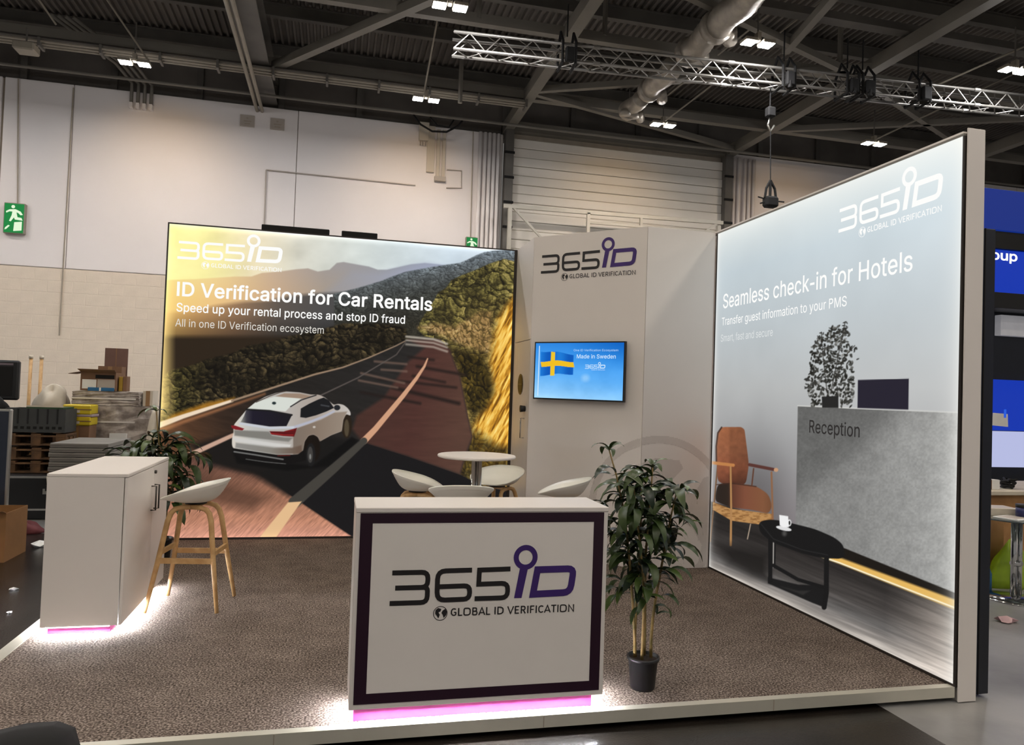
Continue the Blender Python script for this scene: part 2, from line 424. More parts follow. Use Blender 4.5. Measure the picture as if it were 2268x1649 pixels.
def stroke(pts, w, closed=False):
    """A thick line as a chain of four-sided pieces with mitred corners."""
    pts = [Vector(p) for p in pts]
    if not closed:
        pts = [p for i, p in enumerate(pts) if i == 0 or (p - pts[i - 1]).length > 1e-7]
    n = len(pts)
    L, R = [], []
    for i in range(n):
        a = pts[i - 1] if (i > 0 or closed) else None
        c = pts[(i + 1) % n] if (i < n - 1 or closed) else None
        d1 = (pts[i] - a).normalized() if a is not None else None
        d2 = (c - pts[i]).normalized() if c is not None else None
        d1 = d1 or d2
        d2 = d2 or d1
        n1, n2 = Vector((-d1.y, d1.x)), Vector((-d2.y, d2.x))
        nn = n1 + n2
        nn = nn.normalized() if nn.length > 0.2 else n1
        k = w / 2 / max(0.5, nn.dot(n1))
        L.append(tuple(pts[i] + nn * k)); R.append(tuple(pts[i] - nn * k))
    m = n if closed else n - 1
    return [[[L[i], R[i], R[(i + 1) % n], L[(i + 1) % n]]] for i in range(m)]

def ring(cx, cy, r0, r1, n=32):
    f = lambda r: [(cx + r * math.cos(2 * math.pi * i / n), cy + r * math.sin(2 * math.pi * i / n)) for i in range(n)]
    return [f(r0), f(r1)]

def rounded(pts, rad, closed=False, k=4):
    """Rounds the corners of a polyline."""
    pts = [Vector(p) for p in pts]
    n = len(pts)
    out = []
    for i in range(n):
        if not closed and i in (0, n - 1):
            out.append(tuple(pts[i])); continue
        a, b, c = pts[i - 1], pts[i], pts[(i + 1) % n]
        rd = rad[i] if isinstance(rad, (list, tuple)) else rad
        if rd <= 0:
            out.append(tuple(b)); continue
        r = min(rd, (a - b).length * 0.45, (c - b).length * 0.45)
        p, q = b + (a - b).normalized() * r, b + (c - b).normalized() * r
        for j in range(k + 1):
            t = j / k
            out.append(tuple((1 - t) ** 2 * p + 2 * (1 - t) * t * b + t * t * q))
    return out

def cap_text(s, x0, x1, base, cap, bold=8):
    """The tagline's wide capitals."""
    T = {'G': [stroke(rounded([(330, 420), (250, 470), (140, 460), (60, 360), (60, 150), (140, 50), (250, 40), (330, 80), (345, 235), (215, 235)], 90), 78)],
         'L': [stroke([(70, 509), (70, 31), (300, 31)], 78)],
         'O': [stroke(rounded([(60, 255), (60, 478), (450, 478), (450, 31), (60, 31)], 220, True, 6), 78, True)],
         'B': [stroke(rounded([(70, 31), (70, 478), (300, 478), (300, 265), (70, 265)], (0, 0, 90, 90, 0)), 78), stroke(rounded([(70, 265), (330, 265), (330, 31), (70, 31)], (0, 100, 100, 0)), 78)],
         'A': [stroke([(20, 0), (210, 490), (400, 0)], 80), stroke([(90, 150), (330, 150)], 66)],
         'I': [stroke([(70, 0), (70, 509)], 80)],
         'D': [stroke(rounded([(70, 31), (70, 478), (250, 478), (400, 400), (400, 110), (250, 31)], (0, 0, 90, 120, 120, 90), True), 78, True)],
         'V': [stroke([(20, 509), (210, 20), (400, 509)], 80)],
         'E': [stroke([(310, 478), (70, 478), (70, 31), (310, 31)], 78), stroke([(70, 258), (280, 258)], 70)],
         'R': [stroke(rounded([(70, 0), (70, 478), (310, 478), (310, 240), (75, 240)], (0, 0, 100, 100, 0)), 78), stroke([(190, 240), (340, 0)], 78)],
         'F': [stroke([(310, 478), (70, 478), (70, 0)], 78), stroke([(70, 250), (270, 250)], 70)],
         'C': [stroke(rounded([(350, 420), (260, 470), (140, 460), (60, 360), (60, 150), (140, 50), (260, 40), (350, 90)], 90), 78)],
         'T': [stroke([(10, 478), (350, 478)], 78), stroke([(180, 478), (180, 0)], 78)],
         'N': [stroke([(70, 0), (70, 480), (390, 30), (390, 509)], 78)]}
    ADV = {'G': 420, 'L': 330, 'O': 530, 'B': 410, 'A': 430, 'I': 160, 'D': 470, 'V': 430, 'E': 370, 'R': 410, 'F': 350, 'C': 400, 'T': 370, 'N': 480, ' ': 170}
    items, x = [], 0
    for ch in s:
        for chain in T.get(ch, []):
            for it in chain:
                items.append([[(p[0] + x, p[1]) for p in q] for q in it])
        x += ADV[ch] + 22
    a, b = 40, x - 60
    kx, ky = (x1 - x0) / (b - a), cap / 509.0
    return [[[(x0 + (p[0] - a) * kx, base + p[1] * ky) for p in q] for q in it] for it in items]

def logo(frame, s0, z0, width, off, parent, m_num, m_id, m_tag, globe=True, tagline=True):
    """The stand's logo: 365 in a thin line, an i with a ring, a D, globe and tagline. s0, z0: lower left of the 3."""
    k = width / 1152.0
    T = lambda pts: [(s0 + (x - 333) * k, z0 + (770 - y) * k) for x, y in pts]
    def S(pts, w, rad, closed=False):
        return [[T(q[0])] for q in stroke(rounded(pts, rad, closed), w, closed)]
    num = [*S([(342, 592), (553, 592), (553, 681), (362, 681)], 29, 38), *S([(500, 681), (553, 681), (553, 770), (333, 770)], 29, 38),
           *S([(818, 585), (611, 587), (611, 760), (808, 758), (808, 678), (612, 680)], 29, 48),
           *S([(1056, 583), (864, 586), (862, 671), (1043, 669), (1043, 757), (840, 757)], 29, (0, 0, 0, 42, 42, 0))]
    flat(frame, num, off, 'logo_number', m_num, parent)
    ids = [[T(l) for l in ring(1150, 515, 76, 44)], [T([(1117, 575), (1168, 575), (1132, 762), (1085, 762)])],
           *S([(1228, 592), (1462, 590), (1443, 736), (1204, 741)], 42, (0, 40, 46, 0), True)]
    flat(frame, ids, off, 'logo_letters', m_id, parent)
    if globe:
        gl = [[T(l) for l in ring(635, 838, 43, 39)],
              [T([(606, 818), (620, 806), (640, 812), (636, 826), (624, 832), (632, 846), (624, 868), (614, 852), (604, 838)])],
              [T([(648, 822), (664, 812), (674, 830), (670, 850), (656, 866), (650, 848), (642, 836)])]]
        flat(frame, gl, off, 'logo_globe', m_tag, parent)
    if tagline:
        tl = cap_text('GLOBAL ID VERIFICATION', *[T([(x, 0)])[0][0] for x in (700, 1473)], T([(0, 856)])[0][1], 46 * k)
        flat(frame, tl, off, 'logo_tagline', m_tag, parent)

# ------------------------------------------------------------------ printed pictures
def vnoise(x, y, seed=0):
    xi, yi = np.floor(x).astype(np.int64), np.floor(y).astype(np.int64)
    xf, yf = x - xi, y - yi
    def h(a, b):
        n = (a * 374761393 + b * 668265263 + seed * 144665) & 0x7fffffff
        n = ((n ^ (n >> 13)) * 1274126177) & 0x7fffffff
        return ((n ^ (n >> 16)) & 0xffff) / 65535.0
    sx, sy = xf * xf * (3 - 2 * xf), yf * yf * (3 - 2 * yf)
    return (h(xi, yi) * (1 - sx) + h(xi + 1, yi) * sx) * (1 - sy) + (h(xi, yi + 1) * (1 - sx) + h(xi + 1, yi + 1) * sx) * sy

def fbm(x, y, seed=0, o=4):
    a, s, t = 0.5, 0.0, 0.0
    for i in range(o):
        s = s + a * vnoise(x * 2 ** i, y * 2 ** i, seed + i * 17)
        t += a
        a *= 0.5
    return s / t

def clumps(x, y, seed=0):
    """Rounded clumps like tree crowns: 0 at the rims, 1 towards the lit upper side."""
    x, y = x + 1.1 * (fbm(x * 0.45, y * 0.45, seed + 5, 2) - 0.5) * 2, y + 1.1 * (fbm(x * 0.45 + 9, y * 0.45, seed + 7, 2) - 0.5) * 2
    patch = fbm(x * 0.35, y * 0.35, seed + 3, 3)
    grain = vnoise(x * 3.1, y * 3.1, seed + 9)
    xi, yi = np.floor(x).astype(np.int64), np.floor(y).astype(np.int64)
    best = np.full(x.shape, 9.0)
    sh = np.zeros(x.shape)
    for dx in (-1, 0, 1):
        for dy in (-1, 0, 1):
            a, b = xi + dx, yi + dy
            n = (a * 73856093 + b * 19349663 + seed * 83492791) & 0x7fffffff
            n = ((n ^ (n >> 13)) * 1274126177) & 0x7fffffff
            px, py = a + (n & 0xff) / 255.0, b + ((n >> 8) & 0xff) / 255.0
            d = (x - px) ** 2 + (y - py) ** 2
            k = d < best
            best = np.where(k, d, best)
            sh = np.where(k, (x - px) * 0.5 - (y - py) * 0.8 + (((n >> 16) & 0xff) / 255.0 - 0.5) * 0.5, sh)
    return np.clip((0.5 - 0.38 * np.sqrt(best) + 0.5 * sh) * (0.25 + 1.5 * patch) + 0.34 * (grain - 0.5), 0, 1)

class Art:
    """A picture painted over the nodes of a fabric panel, given in the layout coordinates U, V of its artwork."""
    def __init__(self, U, V):
        self.U, self.V = U, V
        self.c = np.zeros(U.shape + (3,))
    def all(self, rgb):
        self.c[:] = rgb
    def mask(self, pts, soft=1.0):
        pts = np.asarray(pts, float)
        lo, hi = pts.min(0) - soft - 1, pts.max(0) + soft + 1
        idx = np.nonzero((self.U > lo[0]) & (self.U < hi[0]) & (self.V > lo[1]) & (self.V < hi[1]))
        u, v = self.U[idx], self.V[idx]
        ins = np.zeros(u.shape, bool)
        d2 = np.full(u.shape, 1e9)
        for i in range(len(pts)):
            (ax, ay), (bx, by) = pts[i - 1], pts[i]
            if ay != by:
                k = (ay > v) != (by > v)
                ins ^= k & (u < (bx - ax) * (v - ay) / (by - ay) + ax)
            ex, ey = bx - ax, by - ay
            L = ex * ex + ey * ey + 1e-9
            t = np.clip(((u - ax) * ex + (v - ay) * ey) / L, 0, 1)
            d2 = np.minimum(d2, (u - ax - t * ex) ** 2 + (v - ay - t * ey) ** 2)
        sd = np.where(ins, 1, -1) * np.sqrt(d2)
        return idx, np.clip(0.5 + sd / (2 * soft), 0, 1)
    def put(self, idx, a, rgb):
        rgb = np.asarray(rgb, float)
        a = a[:, None]
        self.c[idx] = self.c[idx] * (1 - a) + rgb * a
    def poly(self, pts, rgb, soft=0.8, op=1.0):
        idx, a = self.mask(pts, soft)
        col = rgb(self.U[idx], self.V[idx]) if callable(rgb) else rgb
        self.put(idx, a * op, col)
    def line(self, pts, w, rgb, soft=0.8, op=1.0):
        """w: one width, or the widths at the two ends."""
        w0, w1 = w if isinstance(w, tuple) else (w, w)
        pts = np.asarray(pts, float)
        pad = max(w0, w1) / 2 + soft + 1
        lo, hi = pts.min(0) - pad, pts.max(0) + pad
        idx = np.nonzero((self.U > lo[0]) & (self.U < hi[0]) & (self.V > lo[1]) & (self.V < hi[1]))
        u, v = self.U[idx], self.V[idx]
        best = np.full(u.shape, -1e9)
        n = len(pts) - 1
        for i in range(n):
            (ax, ay), (bx, by) = pts[i], pts[i + 1]
            ex, ey = bx - ax, by - ay
            t = np.clip(((u - ax) * ex + (v - ay) * ey) / (ex * ex + ey * ey + 1e-9), 0, 1)
            w = w0 + (w1 - w0) * (i + t) / n
            best = np.maximum(best, w / 2 - np.hypot(u - ax - t * ex, v - ay - t * ey))
        col = rgb(u, v) if callable(rgb) else rgb
        self.put(idx, np.clip(0.5 + best / (2 * soft), 0, 1) * op, col)
    def ell(self, cx, cy, rx, ry, rgb, soft=0.8, op=1.0, rot=0.0):
        a = np.linspace(0, 2 * np.pi, 28, endpoint=False)
        x, y = rx * np.cos(a), ry * np.sin(a)
        self.poly(np.stack([cx + x * np.cos(rot) - y * np.sin(rot), cy + x * np.sin(rot) + y * np.cos(rot)], 1), rgb, soft, op)

def ramp(t, stops):
    xs = [s[0] for s in stops]
    return np.stack([np.interp(t, xs, [s[1][k] for s in stops]) for k in range(3)], -1)

def art_panel(frame, s0, s1, z0, z1, nx, nz, paint, off, name, m, parent):
    """A panel with a picture in its vertex colours; paint(S, Z) gives display colours."""
    S, Z = np.meshgrid(np.linspace(s0, s1, nx), np.linspace(z0, z1, nz))
    c = np.clip(paint(S, Z), 0, 255)
    rgba = np.ones((nx * nz, 4), np.float32)
    rgba[:, :3] = lin(c.reshape(-1, 3))
    o = frame.o + frame.n * off - _org(parent)
    co = (np.array(o)[None, :] + S.reshape(-1, 1) * np.array(frame.ex)[None, :] + Z.reshape(-1, 1) * np.array([[0, 0, 1.0]])).astype(np.float32)
    me = bpy.data.meshes.new(name)
    nq = (nx - 1) * (nz - 1)
    me.vertices.add(nx * nz)
    me.vertices.foreach_set('co', co.ravel())
    i = (np.arange(nz - 1)[:, None] * nx + np.arange(nx - 1)[None, :]).reshape(-1)
    q = np.stack([i, i + 1, i + 1 + nx, i + nx], 1).astype(np.int32)
    me.loops.add(nq * 4)
    me.loops.foreach_set('vertex_index', q.ravel())
    me.polygons.add(nq)
    me.polygons.foreach_set('loop_start', np.arange(0, nq * 4, 4, dtype=np.int32))
    at = me.color_attributes.new('art', 'FLOAT_COLOR', 'POINT')
    at.data.foreach_set('color', rgba.ravel())
    me.update()
    me.validate()
    return link(name, me, m, parent)

# ================================================================== THE HALL
FZ = -0.08      # hall floor; the stand's carpet is at z = 0
m_conc = mat('floor_concrete', (158, 157, 156), rough=0.32, rgb2=(124, 123, 122), scale=1.6, bump=0.08, bscale=30, detail=8)
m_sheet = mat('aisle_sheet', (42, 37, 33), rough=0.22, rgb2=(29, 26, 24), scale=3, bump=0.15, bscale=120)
m_wall = mat('wall_paint', (236, 230, 228), rough=0.75, var=0.05, scale=0.6, bump=0.03, bscale=40)
m_block = mat('block_glow_tint', (228, 214, 196), rough=0.8, var=0.08, scale=3, bump=0.2, bscale=30)  # yellower than the wall paint: the warm glow is put into the colour
m_joint = mat('wall_joint', (168, 157, 142), rough=0.9)
m_dark = mat('dark_cladding', (112, 106, 100), rough=0.8, var=0.3, scale=1.2)
m_deck = mat('roof_deck', (108, 102, 96), rough=0.7, var=0.3, scale=0.9)
m_beam = mat('grey_steel', (118, 113, 104), rough=0.55, var=0.18, scale=1.5)
m_beam2 = mat('dark_steel', (100, 96, 90), rough=0.6, var=0.25, scale=2)
m_pipe = mat('pale_pipe', (150, 142, 128), rough=0.5, var=0.1)
m_white = mat('white_laminate', (226, 219, 213), rough=0.42, var=0.03, scale=2)
m_black = mat('black_plastic', (20, 20, 22), rough=0.45, var=0.2)
m_blackm = mat('black_matt', (12, 11, 12), rough=0.85, var=0.3)
m_alu = mat('aluminium', (196, 194, 188), rough=0.3, metal=0.9, var=0.08, scale=20)
m_chrome = mat('chrome', (205, 205, 205), rough=0.12, metal=1.0, var=0.04)

fl = struct(G().box(-20, 30, -10, 16.4, FZ - 0.1, FZ).build('floor', m_conc))
tag_sheet = G().prism([(-9, -8), (2.845, -8), (2.845, 3.425), (-1.69, 3.425), (-1.69, 8.4), (-9, 8.4)], FZ + 0.0003, FZ + 0.001).build('floor_sheet', m_sheet)  # left arm added to stand in for the dimmer light beside the platform
tag(tag_sheet, 'dark smooth sheet covering the front aisle floor, with a left arm added for shade', 'floor covering')

wb = struct(G().box(-20, 3.42, 16.06, 16.4, FZ, 7.22).box(8.95, 30, 16.06, 16.4, FZ, 7.4).build('wall_back', m_joint))
for x0, x1, z0, z1 in ((-20, -6.45, FZ, 7.22), (-6.40, -5.211, 3.61, 7.22), (-5.199, -0.986, 3.61, 7.22), (-0.974, 3.40, 3.61, 7.22),
                       (-3.28, 3.40, FZ, 3.60), (8.98, 13.2, FZ, 7.4), (13.22, 17.4, FZ, 7.4), (17.42, 30, FZ, 7.4)):
    G().bevbox(x0, x1, 16.0, 16.07, z0, z1, 0.008).build('wall_panel', m_wall, wb)
# painted blockwork on the lower wall, yellowed to imitate the lamp glow
blk = {}
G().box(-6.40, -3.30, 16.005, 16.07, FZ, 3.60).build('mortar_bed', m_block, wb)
for r in range(16):
    z0 = 3.585 - 0.225 * (r + 1)
    xs = [-6.40] + [x for x in np.arange(-6.40 + (0.45 if r % 2 else 0.225), -3.30, 0.45)] + [-3.30]
    for a, b in zip(xs[:-1], xs[1:]):
        w = round(float(b - a), 3)
        if w < 0.05:
            continue
        if w not in blk:
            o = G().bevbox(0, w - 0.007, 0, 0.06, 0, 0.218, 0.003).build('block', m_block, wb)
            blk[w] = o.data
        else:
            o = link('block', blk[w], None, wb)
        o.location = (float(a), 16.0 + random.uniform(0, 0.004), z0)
wu = struct(G().box(-20, 30, 16.2, 16.5, 7.2, 9.0).build('wall_upper', m_dark))
g = G()
for x in np.arange(-19, 30, 1.6):
    g.box(x, x + 0.12, 16.12, 16.2, 7.22, 8.4)
g.build('cladding_rib', m_beam2, wu)

# roof deck: folded sheet with the folds running front to back
V, F, px, n = [], [], 0.13, 0
prof = []
x = -20.0
while x < 30:
    prof += [(x, 8.44), (x + 0.06, 8.44), (x + 0.075, 8.38), (x + 0.115, 8.38)]
    x += px
for xx, zz in prof:
    V += [(xx, -10, zz), (xx, 16.4, zz)]
F = [(2 * i, 2 * i + 2, 2 * i + 3, 2 * i + 1) for i in range(len(prof) - 1)]
ce = G()
ce.add(V, F)
ce = struct(ce.build('ceiling', m_deck))
def cpart(g, name, m):
    return g.build(name, m, ce)
for x, w in ((3.5, 0.2), (8.9, 0.2), (14.3, 0.2), (19.7, 0.2), (-7.1, 0.2), (-12.5, 0.2)):
    cpart(G().bar((x, -9, 7.40), (x, 16.2, 7.40), w, 0.22), 'main_beam', m_beam)
cpart(G().ibeam((-1.62, -9, 7.55), (-1.62, 16.2, 7.55), 0.42, 0.5, 0.03), 'main_beam', m_beam2)
for x in (-1.80, -1.70):
    cpart(G().tube([(x, -9, 7.12), (x, 16.0, 7.12)], 0.035, 8), 'pipe', m_pipe)
for y, z, w, h, m in ((14.25, 7.42, 0.16, 0.16, m_beam), (11.55, 7.42, 0.14, 0.16, m_beam), (10.2, 7.62, 0.2, 0.12, m_beam2), (8.4, 7.42, 0.14, 0.16, m_beam), (5.2, 7.42, 0.14, 0.16, m_beam)):
    cpart(G().bar((-19, y, z), (29, y, z), w, h), 'cross_beam', m)
for y in (15.6, 13.9, 12.2, 10.5, 8.8, 7.1):
    cpart(G().ibeam((-19, y, 8.24), (29, y, 8.24), 0.12, 0.24, 0.02), 'purlin', m_beam2)
cpart(G().tube([(-19, 15.3, 7.2), (29, 15.3, 7.2)], 0.03, 8), 'pipe', m_beam)
# cable tray under the cross beam with pipes in it
cpart(G().box(-19, 3.4, 14.05, 14.4, 7.24, 7.26), 'cable_tray', m_beam)
for k in range(3):
    cpart(G().tube([(-19, 14.02 + 0.07 * k, 7.19 - 0.02 * k), (3.4, 14.02 + 0.07 * k, 7.19 - 0.02 * k)], 0.02, 6), 'pipe', m_pipe)
for x in np.arange(-8.0, 3.4, 0.95):
    cpart(G().box(x, x + 0.04, 13.98, 14.24, 7.10, 7.25), 'tray_bracket', m_beam2)
for p, q, w in (((3.5, 13.85, 7.35), (8.75, 15.5, 7.35), 0.11), ((3.5, 13.75, 7.35), (8.9, 10.95, 7.35), 0.11), ((3.5, 9.3, 7.35), (8.9, 11.4, 7.35), 0.11),
                ((7.08, 10.9, 7.35), (6.3, 7.0, 7.35), 0.12), ((-1.4, 14.3, 7.35), (3.5, 7.93, 7.35), 0.14), ((8.9, 11.4, 7.35), (14.3, 14.2, 7.35), 0.11), ((8.9, 14.2, 7.35), (14.3, 11.5, 7.35), 0.11)):
    cpart(G().bar(p, q, w, w), 'brace', m_beam)
for x, y, z0, z1 in ((1.98, 11.5, 7.42, 8.24), (2.06, 13.7, 6.9, 8.24), (8.35, 11.2, 7.3, 8.3), (4.1, 11.5, 7.45, 8.24)):
    cpart(G().tube([(x, y, z0), (x, y, z1)], 0.045, 6), 'hanger', m_beam)
for p, q in (((-4.6, 13.2, 7.15), (-5.4, 12.4, 8.3)), ((-3.3, 13.6, 6.9), (-4.4, 12.6, 8.35)), ((1.35, 13.4, 6.9), (1.45, 11.0, 8.35)), ((5.6, 12.6, 6.95), (7.3, 9.2, 8.35)),
             ((6.0, 13.2, 6.85), (7.8, 10.6, 8.35)), ((9.6, 10.6, 6.9), (12.6, 9.0, 8.35)), ((10.4, 12.9, 6.85), (13.2, 11.4, 8.35))):
    cpart(G().tube([p, q], 0.016, 6), 'tie_rod', m_pipe)
# silver ventilation duct, in ribbed lengths with collars
m_duct = mat('duct_foil', (176, 168, 156), rough=0.42, metal=0.45, var=0.25, scale=8, bump=0.4, bscale=14)
dt = thing('air_duct', 'silver ribbed air duct hanging under the roof above the lighting truss', 'duct', (5.3, 10, 7.0))
for y0, y1, r in ((7.6, 9.9, 0.21), (10.0, 10.75, 0.20), (11.3, 12.3, 0.18), (12.7, 13.3, 0.16)):
    n = int((y1 - y0) / 0.05)
    pts = [(5.28 + 0.03 * math.sin(y0 + i * 0.4), y0 + (y1 - y0) * i / n, 7.02) for i in range(n + 1)]
    G().tube(pts, [r * (1.0 if i % 2 else 0.94) for i in range(n + 1)], 14).build('duct_length', m_duct, dt, True)
    G().tube([(5.28, y1 - 0.03, 7.02), (5.28, y1 + 0.09, 7.02)], r * 1.18, 14).build('collar', m_duct, dt, True)
    G().tube([(5.5, y1 + 0.02, 7.0), (5.62, y1 + 0.22, 6.95)], r * 0.55, 10).build('branch_spout', m_duct, dt, True)

# twin floodlights: a regular grid over the whole hall, the ones in view and those above and behind
m_lamp = glow('lamp_glass', (255, 255, 255), LAMP_RADIANCE)
m_lamp.node_tree.nodes['Principled BSDF'].inputs['Emission Color'].default_value = (*LAMP_COLOUR, 1)
m_lampm = glow('lamp_glass_white', (255, 255, 255), LAMP_RADIANCE * 2.6)
m_lampm.node_tree.nodes['Principled BSDF'].inputs['Emission Color'].default_value = (*WHITE_COLOUR, 1)
m_lampb = glow('lamp_glass_front', (255, 255, 255), LAMP_RADIANCE * 1.55)
m_lampb.node_tree.nodes['Principled BSDF'].inputs['Emission Color'].default_value = (*FRONT_COLOUR, 1)
m_lampw = glow('lamp_glass_warm', (255, 255, 255), LAMP_RADIANCE * 1.6)
m_lampw.node_tree.nodes['Principled BSDF'].inputs['Emission Color'].default_value = (*WHITE_COLOUR, 1)
def floodlight(x, y, z, label, yaw=0.0):
    t = thing('floodlight', label, 'lamp', (x, y, z), 'twin floodlights under the roof')
    G().box(x - 0.03, x + 0.03, y - 0.05, y + 0.05, z + 0.03, z + 0.16).build('gear_box', m_pipe, t)
    G().tube([(x, y, z + 0.16), (x, y, 7.5)], 0.012, 6).build('suspension_rod', m_beam2, t)
    for s in (-1, 1):
        h = G().bevbox(x + s * 0.145 - 0.1, x + s * 0.145 + 0.1, y - 0.1, y + 0.1, z, z + 0.05, 0.008).build('lamp_head', m_pipe, t)
        G().box(x + s * 0.145 - 0.088, x + s * 0.145 + 0.088, y - 0.088, y + 0.088, z - 0.006, z - 0.001).build('lamp_glass', m_lampw if y > 12 else m_lampm if y > 8 else m_lamp if y > 1 else m_lampb, h)
    if y > 12:                      # this row is turned towards the rear wall
        ld = bpy.data.lights.new('wall_beam', 'SPOT')
        ld.energy, ld.color, ld.spot_size, ld.spot_blend, ld.shadow_soft_size = BEAM_POWER, WARM_COLOUR, math.radians(96), 1.0, 0.06
        lo = bpy.data.objects.new('wall_beam', ld)
        COL.objects.link(lo)
        lo.parent = t
        lo.location = (0, 0.06, -0.07)
        lo.rotation_euler = Vector((0, 16.0 - y, -1.75)).to_track_quat('-Z', 'Y').to_euler()
    return t
VIEW = {(-3.5, 13.5): 'lit twin floodlight over the tall pale wall beside the bundle of pipes', (1.4, 13.5): 'lit twin floodlight above the wall boxes and conduits',
        (6.0, 13.3): 'lit twin floodlight in front of the roller shutter door', (10.45, 12.9): 'lit twin floodlight just above the sloping top of the hotel wall',
        (1.33, 10.1): 'lit twin floodlight cut by the upper picture edge, above the free end of the truss', (5.9, 9.8): 'lit twin floodlight next to the silver duct, above the truss',
        (10.15, 9.4): 'lit twin floodlight furthest from the pale wall, above the far end of the truss'}
for (x, y), lb in VIEW.items():
    floodlight(x, y, 6.8, lb)
for x in (-8.2, -3.5, 1.3, 5.9, 10.4):
    for y in (6.4, 2.9, -0.6, -4.1):
        floodlight(x, y, 6.8, 'lit twin floodlight in the hall roof outside the view')
floodlight(-8.2, 13.5, 6.8, 'lit twin floodlight in the hall roof outside the view')
floodlight(-8.2, 10.0, 6.8, 'lit twin floodlight in the hall roof outside the view')
floodlight(-3.5, 10.0, 6.8, 'lit twin floodlight in the hall roof outside the view')
t = thing('spare_lamp', 'unlit grey lamp housing hanging under the cable tray', 'lamp', (-5.2, 13.7, 6.9))
G().bevbox(-5.36, -5.04, 13.55, 13.85, 6.84, 6.98, 0.02).build('lamp_head', m_pipe, t)
G().tube([(-5.2, 13.7, 6.98), (-5.2, 13.7, 7.25)], 0.015, 6).build('suspension_rod', m_beam2, t)
t = thing('disc_lamp', 'pair of unlit round lamps behind the truss near the shutter door', 'lamp', (5.25, 13.2, 6.9))
for dx in (-0.1, 0.1):
    G().lathe([(0.02, 0.14), (0.10, 0.08), (0.11, 0.0)], (5.25 + dx, 13.2 + dx * 0.4, 6.85), 14).build('lamp_head', m_duct, t, True)
G().tube([(5.15, 13.16, 6.99), (5.35, 13.24, 6.99)], 0.012, 6).build('crossbar', m_beam2, t)
G().tube([(5.25, 13.2, 6.99), (5.25, 13.2, 7.4)], 0.012, 6).build('suspension_rod', m_beam2, t)

# box truss
TA, TB = Vector((1.48, 10.75, 6.60)), Vector((13.6, 9.88, 6.60))
m_truss = mat('truss_tube', (150, 147, 142), rough=0.45, metal=0.75, var=0.15, scale=6)
tr = thing('lighting_truss', 'long silver box truss hung across the hall under the roof', 'truss', tuple(TA))
td = (TB - TA).normalized()
tn = Vector((-td.y, td.x, 0))
H = 0.125
for a, b in ((-1, -1), (-1, 1), (1, -1), (1, 1)):
    o = tn * (a * H) + Vector((0, 0, b * H))
    G().tube([TA + o, TB + o], 0.022, 8).build('chord', m_truss, tr, True)
L = (TB - TA).length
step, k = 0.235, 0
br = {}
while (k + 1) * step < L:
    for nm, o0, o1 in (('f', (-1, -1), (-1, 1)), ('b', (1, -1), (1, 1)), ('d', (-1, -1), (1, -1)), ('u', (-1, 1), (1, 1))):
        if nm == 'u' and k % 2:
            continue
        c0, c1 = (o0, o1) if k % 2 == 0 else (o1, o0)
        p0 = tn * (c0[0] * H) + Vector((0, 0, c0[1] * H))
        p1 = tn * (c1[0] * H) + Vector((0, 0, c1[1] * H)) + td * step
        key = (nm, k % 2)
        if key not in br:
            g = G(); g.tube([p0, p1], 0.0095, 5)
            me = bpy.data.meshes.new('lacing'); me.from_pydata(g.v, [], g.f); me.update(); me.materials.append(m_truss)
            br[key] = me
        link('lacing', br[key], None, tr).location = tuple(td * (k * step))
    k += 1
for s in (2.15, 4.3, 6.45, 8.6, 10.75):
    for a, b in ((-1, -1), (-1, 1), (1, -1), (1, 1)):
        o = tn * (a * H) + Vector((0, 0, b * H)) + TA
        G().tube([o + td * (s - 0.05), o + td * (s + 0.05)], 0.032, 8).build('coupler', m_truss, tr)
def hoist(s, drop, label, body=0.22):
    c = TA + td * s
    t = thing('chain_hoist', label, 'hoist', (c.x, c.y, 6.6), 'black chain hoists on the truss')
    for q in (-0.1, 0.1):
        e = c + td * q
        G().tube([e + tn * 0.17 + Vector((0, 0, -0.17)), e + tn * 0.17 + Vector((0, 0, 0.15)), e + Vector((0, 0, 0.36)), e - tn * 0.17 + Vector((0, 0, 0.15)), e - tn * 0.17 + Vector((0, 0, -0.17)), e + tn * 0.17 + Vector((0, 0, -0.17))], 0.022, 6).build('sling', m_blackm, t)
    G().tube([c + Vector((0, 0, 0.30)), c + Vector((0, 0, 0.80))], 0.012, 6).build('chain', m_blackm, t)
    G().bevbox(c.x - 0.07, c.x + 0.07, c.y - 0.22, c.y - 0.13, 6.44, 6.44 + body, 0.015).build('motor', m_blackm, t)
    if drop:
        G().tube([c - tn * 0.2 + Vector((0, 0, -0.1)), c - tn * 0.2 + Vector((0, 0, -drop))], 0.03, 6).build('cable_drop', m_blackm, t)
    return t
hoist(1.72, 0, 'black chain hoist clamped round the truss in front of the roof beam')
hoist(5.25, 0.2, 'black chain hoist on the truss above the hanging hook')
hoist(6.35, 0.18, 'black chain hoist on the truss, nearer the duct of the two close together')
hoist(6.62, 0.2, 'black chain hoist on the truss, further from the duct of the two close together')
hoist(7.62, 0.1, 'black chain hoist on the truss nearest the neighbouring stand')
t = thing('hanging_hook', 'black hook with cable bag hanging below the truss', 'hook', (6.5, 10.39, 5.7))
G().tube([(6.5, 10.39, 6.46), (6.5, 10.39, 6.1)], 0.01, 6).build('cable', m_blackm, t)
G().bevbox(6.44, 6.58, 10.33, 10.45, 5.98, 6.14, 0.02).build('cable_bag', m_blackm, t)
G().tube([(6.5, 10.39, 5.98), (6.47, 10.39, 5.85), (6.52, 10.39, 5.76), (6.58, 10.39, 5.86)], 0.015, 6).build('hook', m_alu, t, True)
t = thing('rigging_bundle', 'black rigging bundle with slings hanging on a thin cable before the pale wall', 'rigging', (6.56, 10.39, 4.6))
